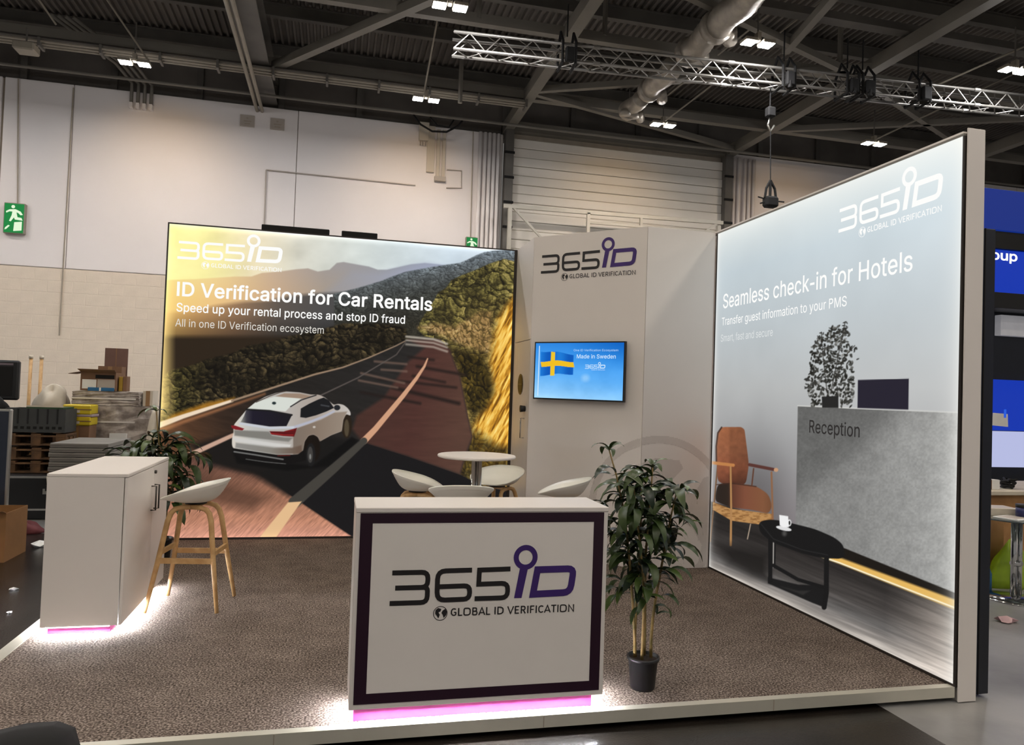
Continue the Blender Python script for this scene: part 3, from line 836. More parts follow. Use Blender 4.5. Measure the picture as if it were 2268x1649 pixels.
G().tube([(6.52, 10.39, 5.77), (6.54, 10.39, 4.98)], 0.008, 6).build('cable', m_blackm, t)
for dx in (-0.07, 0.0, 0.08):
    G().tube([(6.54, 10.39, 4.98), (6.54 + dx, 10.39, 4.85), (6.54 + dx * 1.3, 10.39, 4.7)], 0.022, 6).build('sling', m_blackm, t)
G().bevbox(6.44, 6.66, 10.31, 10.47, 4.55, 4.72, 0.03).build('clamp_block', m_blackm, t)
for dx, dz in ((-0.22, 4.70), (-0.18, 4.60), (0.24, 4.66)):
    G().tube([(6.55, 10.39, 4.66), (6.55 + dx, 10.39, dz)], 0.012, 6).build('arm', m_blackm, t)

# roller shutter with tracks
d1 = struct(G().box(3.62, 8.84, 16.05, 16.12, FZ, 7.35).build('door_1', m_joint))
m_slat = mat('shutter_slat', (224, 218, 208), rough=0.6, var=0.06, scale=1)
sl = None
for i in range(33):
    z0 = 0.6 + 0.205 * i
    if z0 + 0.2 > 7.3:
        break
    if sl is None:
        o = G().bevbox(3.64, 8.82, 15.98, 16.05, 0, 0.197, 0.012).build('slat', m_slat, d1)
        sl = o.data
    else:
        o = link('slat', sl, None, d1)
    o.location = (0, -0.015 if i % 2 else 0.0, z0)
G().box(3.5, 8.95, 15.85, 16.1, 7.28, 7.5).build('shutter_hood', m_beam, d1)
for x in (3.53, 8.86):
    q = G().box(x - 0.1, x + 0.08, 15.8, 16.05, FZ, 7.3).build('track', m_beam2, d1)
    for z in np.arange(2.9, 7.2, 0.55):
        G().box(x - 0.12, x + 0.1, 15.78, 15.82, z, z + 0.05).build('track_clip', m_blackm, q)
t = thing('goalpost_frame', 'pale steel barrier frame standing before the roller shutter', 'frame', (6, 15.5, FZ))
m_frame = mat('frame_paint', (196, 190, 176), rough=0.5, var=0.06)
G().bar((3.36, 15.5, 5.5), (8.55, 15.5, 5.58), 0.07, 0.08).build('top_rail', m_frame, t)
for x in (3.5, 8.45):
    G().bar((x, 15.5, FZ), (x, 15.5, 5.5), 0.08, 0.08).build('post', m_frame, t)
G().bar((5.28, 15.5, FZ), (5.28, 15.5, 5.52), 0.07, 0.07).build('post', m_frame, t)
G().bar((6.53, 15.5, 5.2), (6.53, 15.5, 5.54), 0.06, 0.06).build('spacer', m_frame, t)
G().bar((5.28, 15.5, 5.31), (8.45, 15.5, 5.34), 0.05, 0.05).build('lower_rail', m_frame, t)
G().bar((3.58, 15.5, 5.48), (4.25, 15.5, 4.85), 0.045, 0.045).build('knee_brace', m_frame, t)
G().bar((8.4, 15.5, 5.55), (8.05, 15.5, 5.3), 0.045, 0.045).build('knee_brace', m_frame, t)

# things fixed to the pale wall
m_sign = glow('exit_green', (8, 128, 58), 1.0, False)
m_signw = glow('exit_white', (228, 246, 214), 1.0, False)
def exit_sign(x0, z0, w, h, label):
    t = thing('exit_sign', label, 'sign', (x0, 15.95, z0), 'green running man signs')
    G().bevbox(x0, x0 + w, 15.90, 16.0, z0, z0 + h, 0.01).build('sign_case', m_pipe, t)
    fr = Frame((x0, 15.895, z0), (1, 0, 0), (0, -1, 0))
    flat(fr, [[[(0.015, 0.015), (w - 0.015, 0.015), (w - 0.015, h - 0.015), (0.015, h - 0.015)]]], 0.0, 'green_face', m_sign, t)
    k = w / 0.36
    z = h - 0.58 * k
    P = lambda q: [[(a * k, z + b * k) for a, b in q]]
    man = [[ring(0.16 * k, z + 0.505 * k, 0.032 * k, 0.001, 14)[0]], P([(0.10, 0.45), (0.20, 0.46), (0.29, 0.42), (0.33, 0.36), (0.29, 0.35), (0.25, 0.39), (0.22, 0.40), (0.24, 0.31), (0.31, 0.30), (0.33, 0.25), (0.20, 0.26), (0.18, 0.30), (0.13, 0.22), (0.10, 0.23), (0.14, 0.34), (0.15, 0.41), (0.10, 0.41), (0.05, 0.38), (0.04, 0.41)])]
    flat(fr, man, 0.003, 'running_figure', m_signw, t)
    if h > 0.5:
        flat(fr, [P([(0.18, 0.04), (0.32, 0.06), (0.32, 0.23), (0.19, 0.21)]), P([(0.03, 0.06), (0.06, 0.07), (0.12, 0.14), (0.09, 0.15), (0.04, 0.10)])], 0.003, 'doorway_and_arrow', m_signw, t)
    return t
exit_sign(-6.27, 4.20, 0.36, 0.585, 'tall green exit sign with running figure high on the pale wall')
exit_sign(2.63, 4.46, 0.27, 0.40, 'small green exit sign half hidden behind the lit car picture')
for x, lb in ((-2.12, 'grey notice plate near the roof, on the side away from the shutter door'), (-1.53, 'grey notice plate near the roof, on the side towards the shutter door')):
    t = thing('notice_plate', lb, 'sign', (x, 15.98, 6.8), 'pair of grey plates')
    m_plate = mat('plate_grey', (176, 166, 156), rough=0.5, var=0.05)
    G().bevbox(x, x + 0.28, 15.97, 16.0, 6.76, 7.0, 0.005).build('plate', m_plate, t)
    fr = Frame((x, 15.968, 6.76), (1, 0, 0), (0, -1, 0))
    flat(fr, [[[(0.07, 0.10), (0.22, 0.10), (0.22, 0.125), (0.07, 0.125)]], [[(0.09, 0.05), (0.20, 0.05), (0.20, 0.07), (0.09, 0.07)]], [[(0.12, 0.16), (0.16, 0.16), (0.16, 0.19), (0.12, 0.19)]]], 0.0, 'print', m_joint, t)
def conduit(name, label, runs, r, m=None, cat='pipe'):
    t = thing(name, label, cat, (runs[0][0][0], 15.97, runs[0][0][1]))
    for run in runs:
        G().tube([(x, 15.975, z) for x, z in run], r, 6).build('run', m or m_wall, t)
    return t
conduit('conduit', 'thin conduit rectangle on the pale wall above the car picture', [[(-1.55, 4.0), (-1.57, 5.91)], [(-1.57, 5.91), (1.50, 5.89)], [(2.17, 5.90), (2.50, 5.93), (2.49, 6.31), (2.17, 6.3)]], 0.013, m_plate, 'conduit')
conduit('cable', 'thin cable running up the wall from the tall exit sign', [[(-6.07, 4.8), (-6.17, 7.2)]], 0.012, m_joint, 'cable')
conduit('cable', 'thin cable running up the wall from the small exit sign', [[(2.74, 4.86), (2.72, 7.2)]], 0.012, m_joint, 'cable')
conduit('drain_pipe', 'thin brown cable hanging down the wall behind the blockwork', [[(-5.21, 7.15), (-5.24, 2.3)]], 0.012, m_joint, 'cable')
t = thing('wall_pipes', 'row of white vertical pipes beside the dark shutter track', 'pipes', (3.1, 15.95, 0))
for x in (2.88, 2.99, 3.09, 3.19, 3.29):
    G().tube([(x, 15.94, FZ), (x, 15.94, 7.2)], 0.04, 8).build('pipe', m_wall, t, True)
t = thing('wall_pipes', 'row of grey vertical pipes on the far side of the shutter door', 'pipes', (9.3, 15.95, 0))
for x in (9.05, 9.18, 9.34, 9.46, 9.58):
    G().tube([(x, 15.94, FZ), (x, 15.94, 7.3)], 0.04, 8).build('pipe', m_wall, t, True)
m_trunk = mat('trunking', (198, 188, 172), rough=0.5, var=0.04)
t = thing('switch_box', 'white wall box with drop trunking above the conduit line', 'box', (1.62, 15.9, 6.85))
G().bevbox(1.53, 1.74, 15.86, 16.0, 6.86, 7.25, 0.01).build('case', m_trunk, t)
for x in (1.57, 1.62, 1.68):
    G().tube([(x, 15.93, 6.86), (x, 15.93, 6.76)], 0.018, 6).build('gland', m_plate, t)
G().box(1.72, 1.88, 15.93, 16.0, 6.2, 7.2).build('trunking', m_trunk, t)
for x in (1.93, 2.05):
    G().box(x, x + 0.07, 15.93, 16.0, 6.12, 7.15).build('trunking', m_trunk, t)
G().box(1.9, 2.14, 15.9, 16.0, 6.02, 6.12).build('junction_box', m_plate, t)
t = thing('pipe_bundle', 'four grey pipes bent down over the top of the pale wall', 'pipes', (-4.0, 15.8, 7.0))
for k in range(4):
    x = -4.15 + 0.12 * k
    G().tube([(x - 0.9, 14.2, 7.75), (x - 0.2, 15.5, 7.55), (x, 15.9, 7.35), (x, 15.9, 6.95)], 0.035, 6).build('pipe', m_beam, t, True)
    G().box(x - 0.03, x + 0.03, 15.86, 15.995, 6.86, 6.96).build('end_bracket', m_wall, t)

t = thing('cable_loop', 'slack black cable loop drooping at the wall top beside the white wall box', 'cable', (1.9, 15.4, 7.0))
G().tube([(1.35, 15.4, 7.2), (1.5, 15.4, 7.02), (1.75, 15.4, 6.90), (2.05, 15.4, 6.92), (2.3, 15.4, 7.08), (2.38, 15.4, 7.2)], 0.022, 6).build('loop', m_blackm, t, True)
G().tube([(1.7, 15.42, 7.2), (1.85, 15.42, 7.05), (2.1, 15.42, 7.03), (2.2, 15.42, 7.2)], 0.016, 6).build('loop', m_blackm, t, True)

# ================================================================== THE STAND
XA0, XA1, YA, HT = -1.607, 1.806, 7.578, 3.0
XB, YB0, YB1 = 3.292, 3.347, 6.058
P1, P2 = (1.806, 6.883), (2.620, 6.060)

# platform: carpet, metal edge strips, dark skirt
m_carpet = bpy.data.materials.new('carpet')
m_carpet.use_nodes = True
nt = m_carpet.node_tree
b = nt.nodes['Principled BSDF']
b.inputs['Roughness'].default_value = 0.95
b.inputs['Specular IOR Level'].default_value = 0.1
tc = nt.nodes.new('ShaderNodeTexCoord')
n1 = nt.nodes.new('ShaderNodeTexNoise'); n1.inputs['Scale'].default_value = 100; n1.inputs['Detail'].default_value = 2.5
n2 = nt.nodes.new('ShaderNodeTexNoise'); n2.inputs['Scale'].default_value = 7; n2.inputs['Detail'].default_value = 4
for n_ in (n1, n2):
    nt.links.new(tc.outputs['Object'], n_.inputs['Vector'])
ad = nt.nodes.new('ShaderNodeMath'); ad.operation = 'MULTIPLY_ADD'; ad.inputs[1].default_value = 0.14
nt.links.new(n2.outputs['Fac'], ad.inputs[0]); nt.links.new(n1.outputs['Fac'], ad.inputs[2])
rp = nt.nodes.new('ShaderNodeValToRGB')
e = rp.color_ramp.elements
e[0].position = 0.42; e[0].color = (*lin((58, 50, 45)), 1)
e[1].position = 0.73; e[1].color = (*lin((168, 154, 144)), 1)
x_ = e.new(0.57); x_.color = (*lin((110, 98, 90)), 1)
nt.links.new(ad.outputs[0], rp.inputs['Fac'])
nt.links.new(rp.outputs['Color'], b.inputs['Base Color'])
bp = nt.nodes.new('ShaderNodeBump'); bp.inputs['Strength'].default_value = 0.6; bp.inputs['Distance'].default_value = 0.006
nt.links.new(n1.outputs['Fac'], bp.inputs['Height']); nt.links.new(bp.outputs['Normal'], b.inputs['Normal'])

pf = thing('stand_platform', 'low raised platform with grey-brown carpet and pale metal edging', 'platform', (0.8, 5.5, FZ))
G().box(-1.66, 3.29, 3.44, 7.72, FZ + 0.002, -0.012).build('base_boards', m_blackm, pf)
G().box(-1.655, 3.29, 3.395, 7.72, -0.012, 0.0).build('carpet', m_carpet, pf)
m_trim = mat('edge_strip', (206, 202, 188), rough=0.35, metal=0.35, var=0.1, scale=4)
g = G(); g.box(-1.70, 3.29, 3.352, 3.398, -0.052, 0.005)
g.build('front_edging', m_trim, pf)
g = G(); g.box(-1.72, -1.652, 3.40, 7.72, -0.02, 0.005)
g.build('side_edging', m_trim, pf)
G().box(-1.70, -1.665, 3.44, 7.72, FZ + 0.002, -0.02).build('side_skirt', m_blackm, pf)
for x in (-0.2, 1.0, 2.2):
    G().box(x, x + 0.004, 3.350, 3.353, -0.05, 0.004).build('edging_joint', m_joint, pf)

# ---------------------------------------------------------------- the lit car picture
FA = Frame((XA0, YA, 0), (1, 0, 0), (0, -1, 0))
HA = np.array([[267.068857, 12.491433, 339.529713], [36.615076, -232.673619, 1195.82489], [0.033074, 0.003878, 1.0]])
HB = np.array([[-109.422754, 13.154138, 1569.00311], [-125.893495, -245.017598, 1256.80231], [-0.147155, 0.004084, 1.0]])
def layout(Hm, S, Z):
    w = Hm[2, 0] * S + Hm[2, 1] * Z + Hm[2, 2]
    return (Hm[0, 0] * S + Hm[0, 1] * Z + Hm[0, 2]) / w, (Hm[1, 0] * S + Hm[1, 1] * Z + Hm[1, 2]) / w

def paint_road(S, Z):
    U, V = layout(HA, S, Z)
    A = Art(U, V)
    n_big, n_mid = fbm(U / 60, V / 40, 3), fbm(U / 14, V / 9, 5)
    # sky
    A.c = ramp(U, [(360, (255, 246, 160)), (450, (246, 236, 160)), (560, (236, 222, 190)), (660, (216, 214, 200)), (800, (205, 212, 208)), (1000, (202, 216, 226)), (1140, (206, 218, 228))])
    A.c += ((n_big - 0.5) * 34)[..., None]
    A.c += (np.clip(1 - (V - (491 + 0.078 * (U - 367))) / 16, 0, 1) * 26)[..., None]
    # hills, far to near
    hill = lambda u, v: ramp(u, [(370, (238, 205, 130)), (480, (228, 190, 140)), (600, (196, 170, 148)), (720, (160, 152, 148)), (860, (150, 152, 160)), (1000, (156, 164, 186))]) + np.clip((v - 590) / 60, 0, 1)[:, None] * np.array([6, 0, -10])
    A.poly([(355, 700), (360, 620), (430, 618), (520, 612), (557, 612), (580, 604), (620, 601), (656, 596), (682, 594), (704, 601), (730, 597), (746, 582), (761, 580), (794, 586), (817, 590), (837, 597), (857, 597), (910, 585), (941, 582), (972, 585), (1010, 592), (1010, 720), (355, 760)], hill, 1.5)
    A.poly([(700, 660), (780, 600), (840, 604), (900, 592), (950, 584), (1000, 592), (1000, 700), (700, 700)], lambda u, v: ramp(u, [(700, (150, 148, 150)), (900, (160, 166, 188)), (1000, (158, 166, 192))]), 9, 0.6)
    A.poly([(355, 690), (420, 688), (480, 676), (540, 668), (600, 665), (640, 655), (700, 650), (760, 648), (1000, 640), (1000, 790), (355, 850)],
           lambda u, v: ramp(u, [(365, (235, 190, 110)), (430, (196, 150, 96)), (520, (146, 112, 84)), (620, (92, 84, 78)), (720, (76, 75, 75)), (900, (72, 72, 70))]) * (1 - np.clip((v - 690) / 130, 0, 0.55))[:, None], 5)
    A.poly([(340, 745), (1155, 745), (1155, 1215), (340, 1215)], (44, 34, 24), 6)
    # wooded slope behind the road
    ridge = [(740, 650), (786, 639), (818, 630), (847, 621), (866, 613), (897, 602), (944, 593), (981, 587), (1018, 582), (1033, 576), (1055, 565), (1073, 558), (1092, 555), (1150, 552), (1150, 760), (880, 760), (740, 720)]
    def wood(u, v):
        c = clumps(u / 7, v / 5, 4)
        k = ramp(v + (u - 900) * 0.16, [(580, (120, 132, 142)), (620, (98, 104, 106)), (660, (66, 68, 64)), (720, (50, 48, 40))])
        return k * (0.62 + 0.75 * c)[:, None]
    A.poly(ridge, wood, 1.5)
    # sunlit bank on the right
    bank = [(925, 730), (930, 712), (962, 664), (970, 648), (988, 637), (999, 621), (1018, 611), (1055, 597), (1083, 584), (1116, 573), (1131, 577), (1150, 580), (1150, 1090), (1020, 1090), (1046, 967), (1030, 891), (1019, 834), (1005, 799), (996, 774), (973, 752), (940, 744)]
    def bankc(u, v):
        c = clumps(u / 15, v / 13, 9) * 0.7 + clumps(u / 6, v / 5, 2) * 0.4
        k = ramp(c, [(0.05, (30, 27, 18)), (0.35, (68, 62, 34)), (0.6, (128, 118, 64)), (0.9, (190, 170, 108))])
        warm = np.clip((u - 960) / 160, 0, 1) * np.clip((v - 640) / 120, 0, 1)
        return k * (1 - 0.4 * warm[:, None]) + np.array([215, 160, 80]) * (0.4 * warm * (0.4 + c))[:, None]
    A.poly(bank, bankc, 1.5)
    def pale(u, v):
        c = clumps(u / 7, v / 9, 21)
        return ramp(c, [(0.1, (88, 70, 40)), (0.45, (186, 146, 92)), (0.8, (232, 200, 140))])
    A.poly([(925, 725), (960, 715), (1000, 722), (1030, 712), (1060, 690), (1090, 690), (1085, 780), (1040, 770), (1000, 752), (975, 742)], pale, 6, 0.75)
    def grass(u, v):
        q = fbm((u + 0.5 * v) / 5, (v - 0.9 * u) / 38, 31)
        k = ramp(q, [(0.25, (120, 78, 22)), (0.45, (206, 146, 46)), (0.6, (240, 190, 84)), (0.8, (252, 222, 130))])
        return k
    A.poly([(1150, 640), (1120, 680), (1100, 710), (1092, 760), (1085, 800), (1092, 850), (1075, 900), (1050, 940), (1048, 1000), (1050, 1075), (1150, 1085)], grass, 9)
    def shade(u, v):
        q = clumps(u / 9, v / 12, 41)
        return ramp(q, [(0.1, (24, 20, 12)), (0.5, (66, 54, 22)), (0.9, (120, 98, 40))])
    A.poly([(1005, 775), (1040, 780), (1070, 790), (1085, 830), (1095, 870), (1075, 905), (1045, 915), (1032, 890), (1020, 840)], shade, 8, 0.92)
    A.poly([(1015, 965), (1060, 955), (1100, 985), (1128, 990), (1128, 1050), (1010, 1050)], shade, 10, 0.8)
    # dark wood on the left of the road
    def wood2(u, v):
        c = clumps(u / 13, v / 11, 6) * 0.75 + clumps(u / 5, v / 4, 8) * 0.3
        k = ramp(c, [(0.05, (13, 11, 8)), (0.35, (30, 26, 18)), (0.6, (62, 53, 36)), (0.95, (118, 102, 68))])
        w = np.clip((470 - u) / 110, 0, 1)[:, None]
        return k * (1 - 0.2 * w) + np.array([96, 92, 34]) * w * (c[:, None] * 0.9)
    A.poly([(355, 850), (365, 832), (377, 820), (423, 809), (459, 795), (514, 782), (550, 765), (596, 758), (641, 744), (700, 732), (760, 716), (830, 716), (880, 720), (899, 728), (905, 752), (878, 770), (816, 796), (740, 824), (696, 836), (586, 870), (514, 894), (440, 915), (355, 950)], wood2, 2.5)
    A.poly([(362, 935), (380, 918), (460, 890), (520, 880), (516, 888), (405, 922)], (176, 120, 34), 4, 0.8)
    # road
    road = [(355, 945), (405, 925), (514, 890), (586, 866), (696, 831), (816, 794), (897, 752), (973, 750), (996, 774), (1005, 799), (1019, 834), (1030, 891), (1037, 926), (1046, 967), (1019, 1050), (1060, 1072), (1140, 1092), (1140, 1200), (345, 1210)]
    A.poly(road, lambda u, v: ramp(u - (v - 900) * 0.5, [(360, (92, 62, 42)), (480, (52, 38, 30)), (640, (34, 31, 29)), (800, (36, 34, 33)), (1000, (40, 38, 37))]) * (0.85 + 0.3 * fbm(u / 60 + v / 24, v / 6 - u / 22, 13))[:, None], 1.2)
    A.poly([(905, 752), (973, 752), (996, 774), (1005, 799), (1019, 834), (1030, 891), (1037, 926), (1046, 967), (1030, 1010), (1019, 1050), (901, 1009), (804, 979), (780, 950), (790, 920), (850, 880), (905, 800), (940, 770)],
           lambda u, v: ramp(u + (v - 900) * 0.2, [(800, (70, 46, 40)), (920, (76, 47, 42)), (1040, (88, 62, 52))]) * (0.92 + 0.16 * fbm(u / 40, v / 6, 15))[:, None], 4)
    for y0, w, op in ((745, 5, 0.8), (753, 4, 0.7), (762, 5, 0.6)):
        A.line([(900, y0), (960, y0 + 6), (990, y0 + 16)], w, (196, 186, 172), 2, op)
    for (p, q, w) in (((905, 790), (960, 797), 5), ((924, 811), (1030, 830), 6), ((915, 832), (985, 846), 5), ((840, 838), (1010, 858), 5), ((870, 858), (1016, 893), 8), ((800, 868), (930, 893), 6)):
        A.line([p, q], w, (34, 26, 24), 3, 0.85)
    for (p, q, w) in (((830, 800), (900, 806), 4), ((845, 818), (900, 822), 4), ((800, 826), (895, 848), 4), ((795, 842), (880, 858), 4)):
        A.line([p, q], w, (120, 96, 84), 2.5, 0.8)
    # low sun on the lane at the bottom, then the long shadow
    def lane(u, v):
        q = fbm((u + v) / 3, (v - u) / 26, 17, 2)
        return ramp(v, [(1020, (96, 66, 56)), (1090, (150, 104, 82)), (1150, (186, 130, 104)), (1195, (206, 148, 128))]) * (0.84 + 0.32 * q)[:, None]
    A.poly([(345, 1200), (356, 1040), (440, 1010), (520, 1040), (577, 1052), (646, 1098), (700, 1135), (784, 1190), (780, 1200)], lane, 3)
    A.poly([(380, 1075), (440, 1040), (520, 1075), (600, 1100), (560, 1130), (450, 1110)], (84, 58, 46), 14, 0.75)
    A.poly([(577, 1046), (646, 1098), (784, 1190), (790, 1205), (1140, 1205), (1140, 1092), (1060, 1072), (1019, 1051), (901, 1010), (804, 979), (740, 985), (690, 1010)], (23, 22, 24), 1.0)
    A.poly([(420, 985), (520, 960), (700, 960), (800, 980), (760, 1040), (640, 1098), (560, 1050), (470, 1030)], (22, 21, 21), 8, 0.92)
    # markings and guard rail
    A.line([(947, 794), (940, 811), (922, 838), (892, 877), (832, 949), (806, 976)], (3, 15), (206, 156, 124), 1.0)
    A.line([(806, 976), (740, 1036), (652, 1112)], (15, 26), (66, 63, 58), 1.2)
    A.poly([(638, 1112), (668, 1110), (604, 1200), (566, 1200)], (226, 186, 140), 1.2)
    A.line([(383, 1024), (510, 966), (560, 944)], (12, 6), (196, 160, 140), 1.5)
    A.line([(700, 880), (793, 836), (878, 785), (899, 756)], (3, 2), (88, 80, 76), 1.2)
    A.line([(350, 955), (405, 934), (514, 897), (586, 872)], (10, 4), (168, 112, 74), 3, 0.7)
    A.line([(350, 942), (405, 922), (514, 887)], (13, 6), (236, 214, 188), 1.5)
    A.line([(514, 887), (586, 864), (696, 829), (760, 813), (816, 792), (878, 765), (897, 755)], (5, 2), (150, 126, 104), 1.2)
    # low sun along the left margin
    k = np.clip(1 - (U - 356) / 34, 0, 1) * np.clip((960 - V) / 60, 0, 1) * np.clip((V - 560) / 80, 0, 1)
    A.c = A.c * (1 - 0.95 * k[..., None]) + np.array([248, 216, 138]) * (0.95 * k[..., None])
    k = np.exp(-((U - 430) / 120) ** 2 - ((V - 590) / 70) ** 2) * 0.45
    A.c = A.c * (1 - k[..., None]) + np.array([255, 246, 170]) * k[..., None]
    # the white car, seen from behind
    C = lambda q: [(480 + x / 7.0875, 850 + y / 7.0875) for x, y in q]
    A.poly(C([(260, 1080), (700, 1180), (1500, 1290), (1760, 1100), (2120, 830), (2230, 890), (1750, 1290), (1100, 1360), (320, 1240)]), (11, 11, 12), 3)
    A.ell(*C([(1490, 1010)])[0], 19, 31, (22, 16, 12), 1)
    A.ell(*C([(2040, 650)])[0], 11.5, 28, (38, 29, 20), 1)
    A.poly(rounded(C([(240, 960), (240, 860), (265, 760), (262, 700), (275, 630), (370, 520), (470, 400), (600, 290), (760, 200), (930, 140), (1060, 115), (1300, 130), (1480, 165), (1600, 165), (1700, 210), (1840, 330), (1900, 308), (1990, 325), (2060, 380), (2100, 440), (2105, 500), (2030, 470), (1985, 560), (1962, 740), (1800, 800), (1620, 900), (1590, 830), (1520, 790), (1440, 810), (1380, 900), (1345, 1090), (1200, 1110), (950, 1110), (600, 1060), (260, 1010)]), 4, True, 3),
           lambda u, v: ramp(u, [(512, (214, 206, 194)), (560, (188, 188, 184)), (640, (178, 172, 166)), (700, (168, 156, 146)), (776, (196, 190, 184))]), 0.8)
    A.poly(C([(1200, 800), (1270, 690), (1640, 560), (1840, 450), (2050, 430), (2030, 470), (1985, 560), (1962, 740), (1800, 800), (1620, 900), (1590, 830), (1520, 790), (1440, 810), (1380, 900), (1345, 1090), (1200, 1110)]),
           lambda u, v: ramp(u, [(645, (120, 108, 98)), (700, (132, 116, 102)), (770, (150, 136, 122))]), 1.5)
    A.poly(C([(490, 385), (620, 285), (900, 200), (1340, 215), (1160, 350), (1080, 430), (830, 405)]), (212, 216, 208), 1)
    A.poly(C([(930, 190), (1060, 145), (1300, 150), (1490, 190), (1370, 232), (1050, 205)]), (152, 130, 112), 1)
    A.line(C([(1160, 355), (1330, 250), (1560, 175)]), 2.4, (38, 38, 40), 0.8)
    A.line(C([(620, 285), (830, 190), (1000, 130), (1090, 112)]), 1.8, (70, 60, 52), 0.8)
    A.poly(C([(465, 400), (830, 425), (1180, 490), (1095, 662), (830, 668), (375, 600), (430, 500)]), lambda u, v: ramp(u, [(532, (150, 150, 140)), (546, (60, 58, 66)), (560, (28, 25, 40)), (640, (24, 23, 30))]), 0.8)
    A.line(C([(465, 398), (830, 420), (1180, 485)]), 3.5, (24, 24, 26), 1)
    A.poly(C([(1320, 385), (1450, 310), (1600, 240), (1680, 212), (1760, 255), (1842, 375), (1720, 432), (1560, 490), (1400, 532), (1312, 520)]), (24, 25, 28), 0.8)
    A.line(C([(1640, 330), (1760, 350)]), 3, (84, 86, 90), 1.2, 0.7)
    A.line(C([(1180, 690), (1480, 590), (1700, 500), (1840, 430)]), (6, 4), (176, 178, 192), 1.5)
    A.poly(C([(270, 720), (820, 745), (870, 805), (1060, 835), (1200, 840), (1130, 905), (860, 880), (280, 810)]), (124, 122, 116), 2)
    A.line(C([(370, 620), (830, 690), (1200, 680)]), 5, (196, 200, 208), 1.5)
    A.poly(C([(250, 830), (400, 855), (900, 925), (1165, 950), (1150, 990), (950, 985), (290, 900)]), (206, 204, 200), 1.5)
    A.poly(C([(300, 920), (900, 1000), (1180, 1000), (1330, 960), (1345, 1090), (950, 1105), (600, 1055), (290, 1000)]), lambda u, v: ramp(u, [(525, (140, 138, 134)), (600, (132, 128, 120)), (660, (104, 86, 74))]), 2)
    A.poly(C([(828, 740), (1050, 745), (1262, 688), (1215, 825), (1060, 818), (862, 792)]), (92, 18, 22), 0.8)
    A.line(C([(850, 775), (1060, 800), (1200, 800)]), 1.4, (176, 44, 44), 0.8)
    A.line(C([(1080, 740), (1210, 720)]), 1.2, (150, 36, 36), 0.8)
    A.poly(C([(222, 650), (285, 650), (432, 700), (402, 728), (290, 715), (240, 692)]), (126, 28, 34), 0.8)
    A.poly(C([(250, 1005), (600, 1065), (950, 1118), (1270, 1108), (1400, 1010), (1420, 1190), (1120, 1265), (900, 1262), (400, 1180), (270, 1085)]), (15, 14, 15), 1)
    A.line(C([(275, 1062), (600, 1110), (1040, 1182)]), 3.2, (112, 112, 110), 1)
    A.line(C([(460, 1178), (760, 1222), (1080, 1252)]), 1.6, (96, 96, 94), 0.8)
    A.line(C([(960, 1125), (1150, 1120)]), 2, (96, 32, 28), 1)
    A.ell(*C([(1475, 1110)])[0], 10.5, 26, (26, 26, 27), 1)
    A.ell(*C([(1468, 1110)])[0], 6, 18, (64, 62, 60), 1)
    A.ell(*C([(1468, 1140)])[0], 2, 6, (130, 130, 128), 1)
    A.ell(*C([(2040, 690)])[0], 5.5, 19, (78, 68, 52), 1.5)
    A.ell(*C([(1890, 370)])[0], 7, 6, (34, 36, 40), 1)
    A.ell(*C([(900, 300)])[0], 4.5, 3.2, (36, 48, 50), 1)
    A.ell(*C([(1530, 675)])[0], 3, 2.4, (196, 188, 180), 1)
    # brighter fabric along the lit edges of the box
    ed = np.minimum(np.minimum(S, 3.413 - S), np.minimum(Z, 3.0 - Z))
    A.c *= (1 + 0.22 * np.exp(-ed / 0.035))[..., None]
    return A.c

m_art1 = art_mat('backlit_road_print')
m_art2 = art_mat('backlit_hotel_print')
m_letter = glow('backlit_white', (252, 252, 250), 1.0, False)
m_letter2 = glow('backlit_white_soft', (226, 222, 214), 1.0, False)
m_frameb = mat('box_frame', (52, 46, 42), rough=0.4, metal=0.3)
la = thing('lit_picture_wall', 'tall backlit picture wall with a white car on a mountain road', 'light box', (0.1, 7.6, 0))
G().box(XA0 + 0.01, XA1 - 0.045, YA + 0.03, YA + 0.13, 0.001, HT - 0.01).build('back_box', m_white, la)
for x0, x1, z0, z1, nm in ((XA0, XA1, HT - 0.012, HT, 'frame_top'), (XA0, XA1, 0.001, 0.02, 'frame_bottom'), (XA0, XA0 + 0.012, 0.02, HT - 0.012, 'frame_side'), (XA1 - 0.03, XA1, 0.02, HT - 0.012, 'frame_side')):
    G().box(x0, x1, YA - 0.012, YA + 0.04, z0, z1).build(nm, m_frameb, la)
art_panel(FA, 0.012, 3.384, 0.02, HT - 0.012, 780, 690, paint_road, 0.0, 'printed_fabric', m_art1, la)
flat(FA, text_loops('ID Verification for Car Rentals', 0.104, 2.536, 2.310, 0.128, 17, 8), 0.003, 'lettering', m_letter, la)
flat(FA, text_loops('Speed up your rental process and stop ID fraud', 0.108, 2.265, 2.160, 0.080, 9, 6), 0.003, 'lettering', m_letter, la)
flat(FA, text_loops('All in one ID Verification ecosystem', 0.104, 1.470, 2.017, 0.072, 0, 4), 0.003, 'lettering', m_letter2, la)
logo(FA, 0.095, 2.672, 0.96, 0.003, la, m_letter, m_letter, m_letter)
for x0, x1, lb in ((-0.77, -0.122, 'long black bar lying along the top of the car picture wall'), (-0.003, 0.352, 'short black bar lying along the top of the car picture wall')):
    t = thing('black_bar', lb, 'bar', (x0, 7.65, HT), 'black bars above the car picture')
    G().bevbox(x0, x1, YA + 0.045, YA + 0.12, HT - 0.01, HT + 0.066, 0.006).build('bar_body', m_blackm, t)
    for q in (x0 + 0.06, x1 - 0.09):
        G().box(q, q + 0.03, YA + 0.12, YA + 0.128, HT - 0.05, HT + 0.05).build('fixing_tab', m_blackm, t)

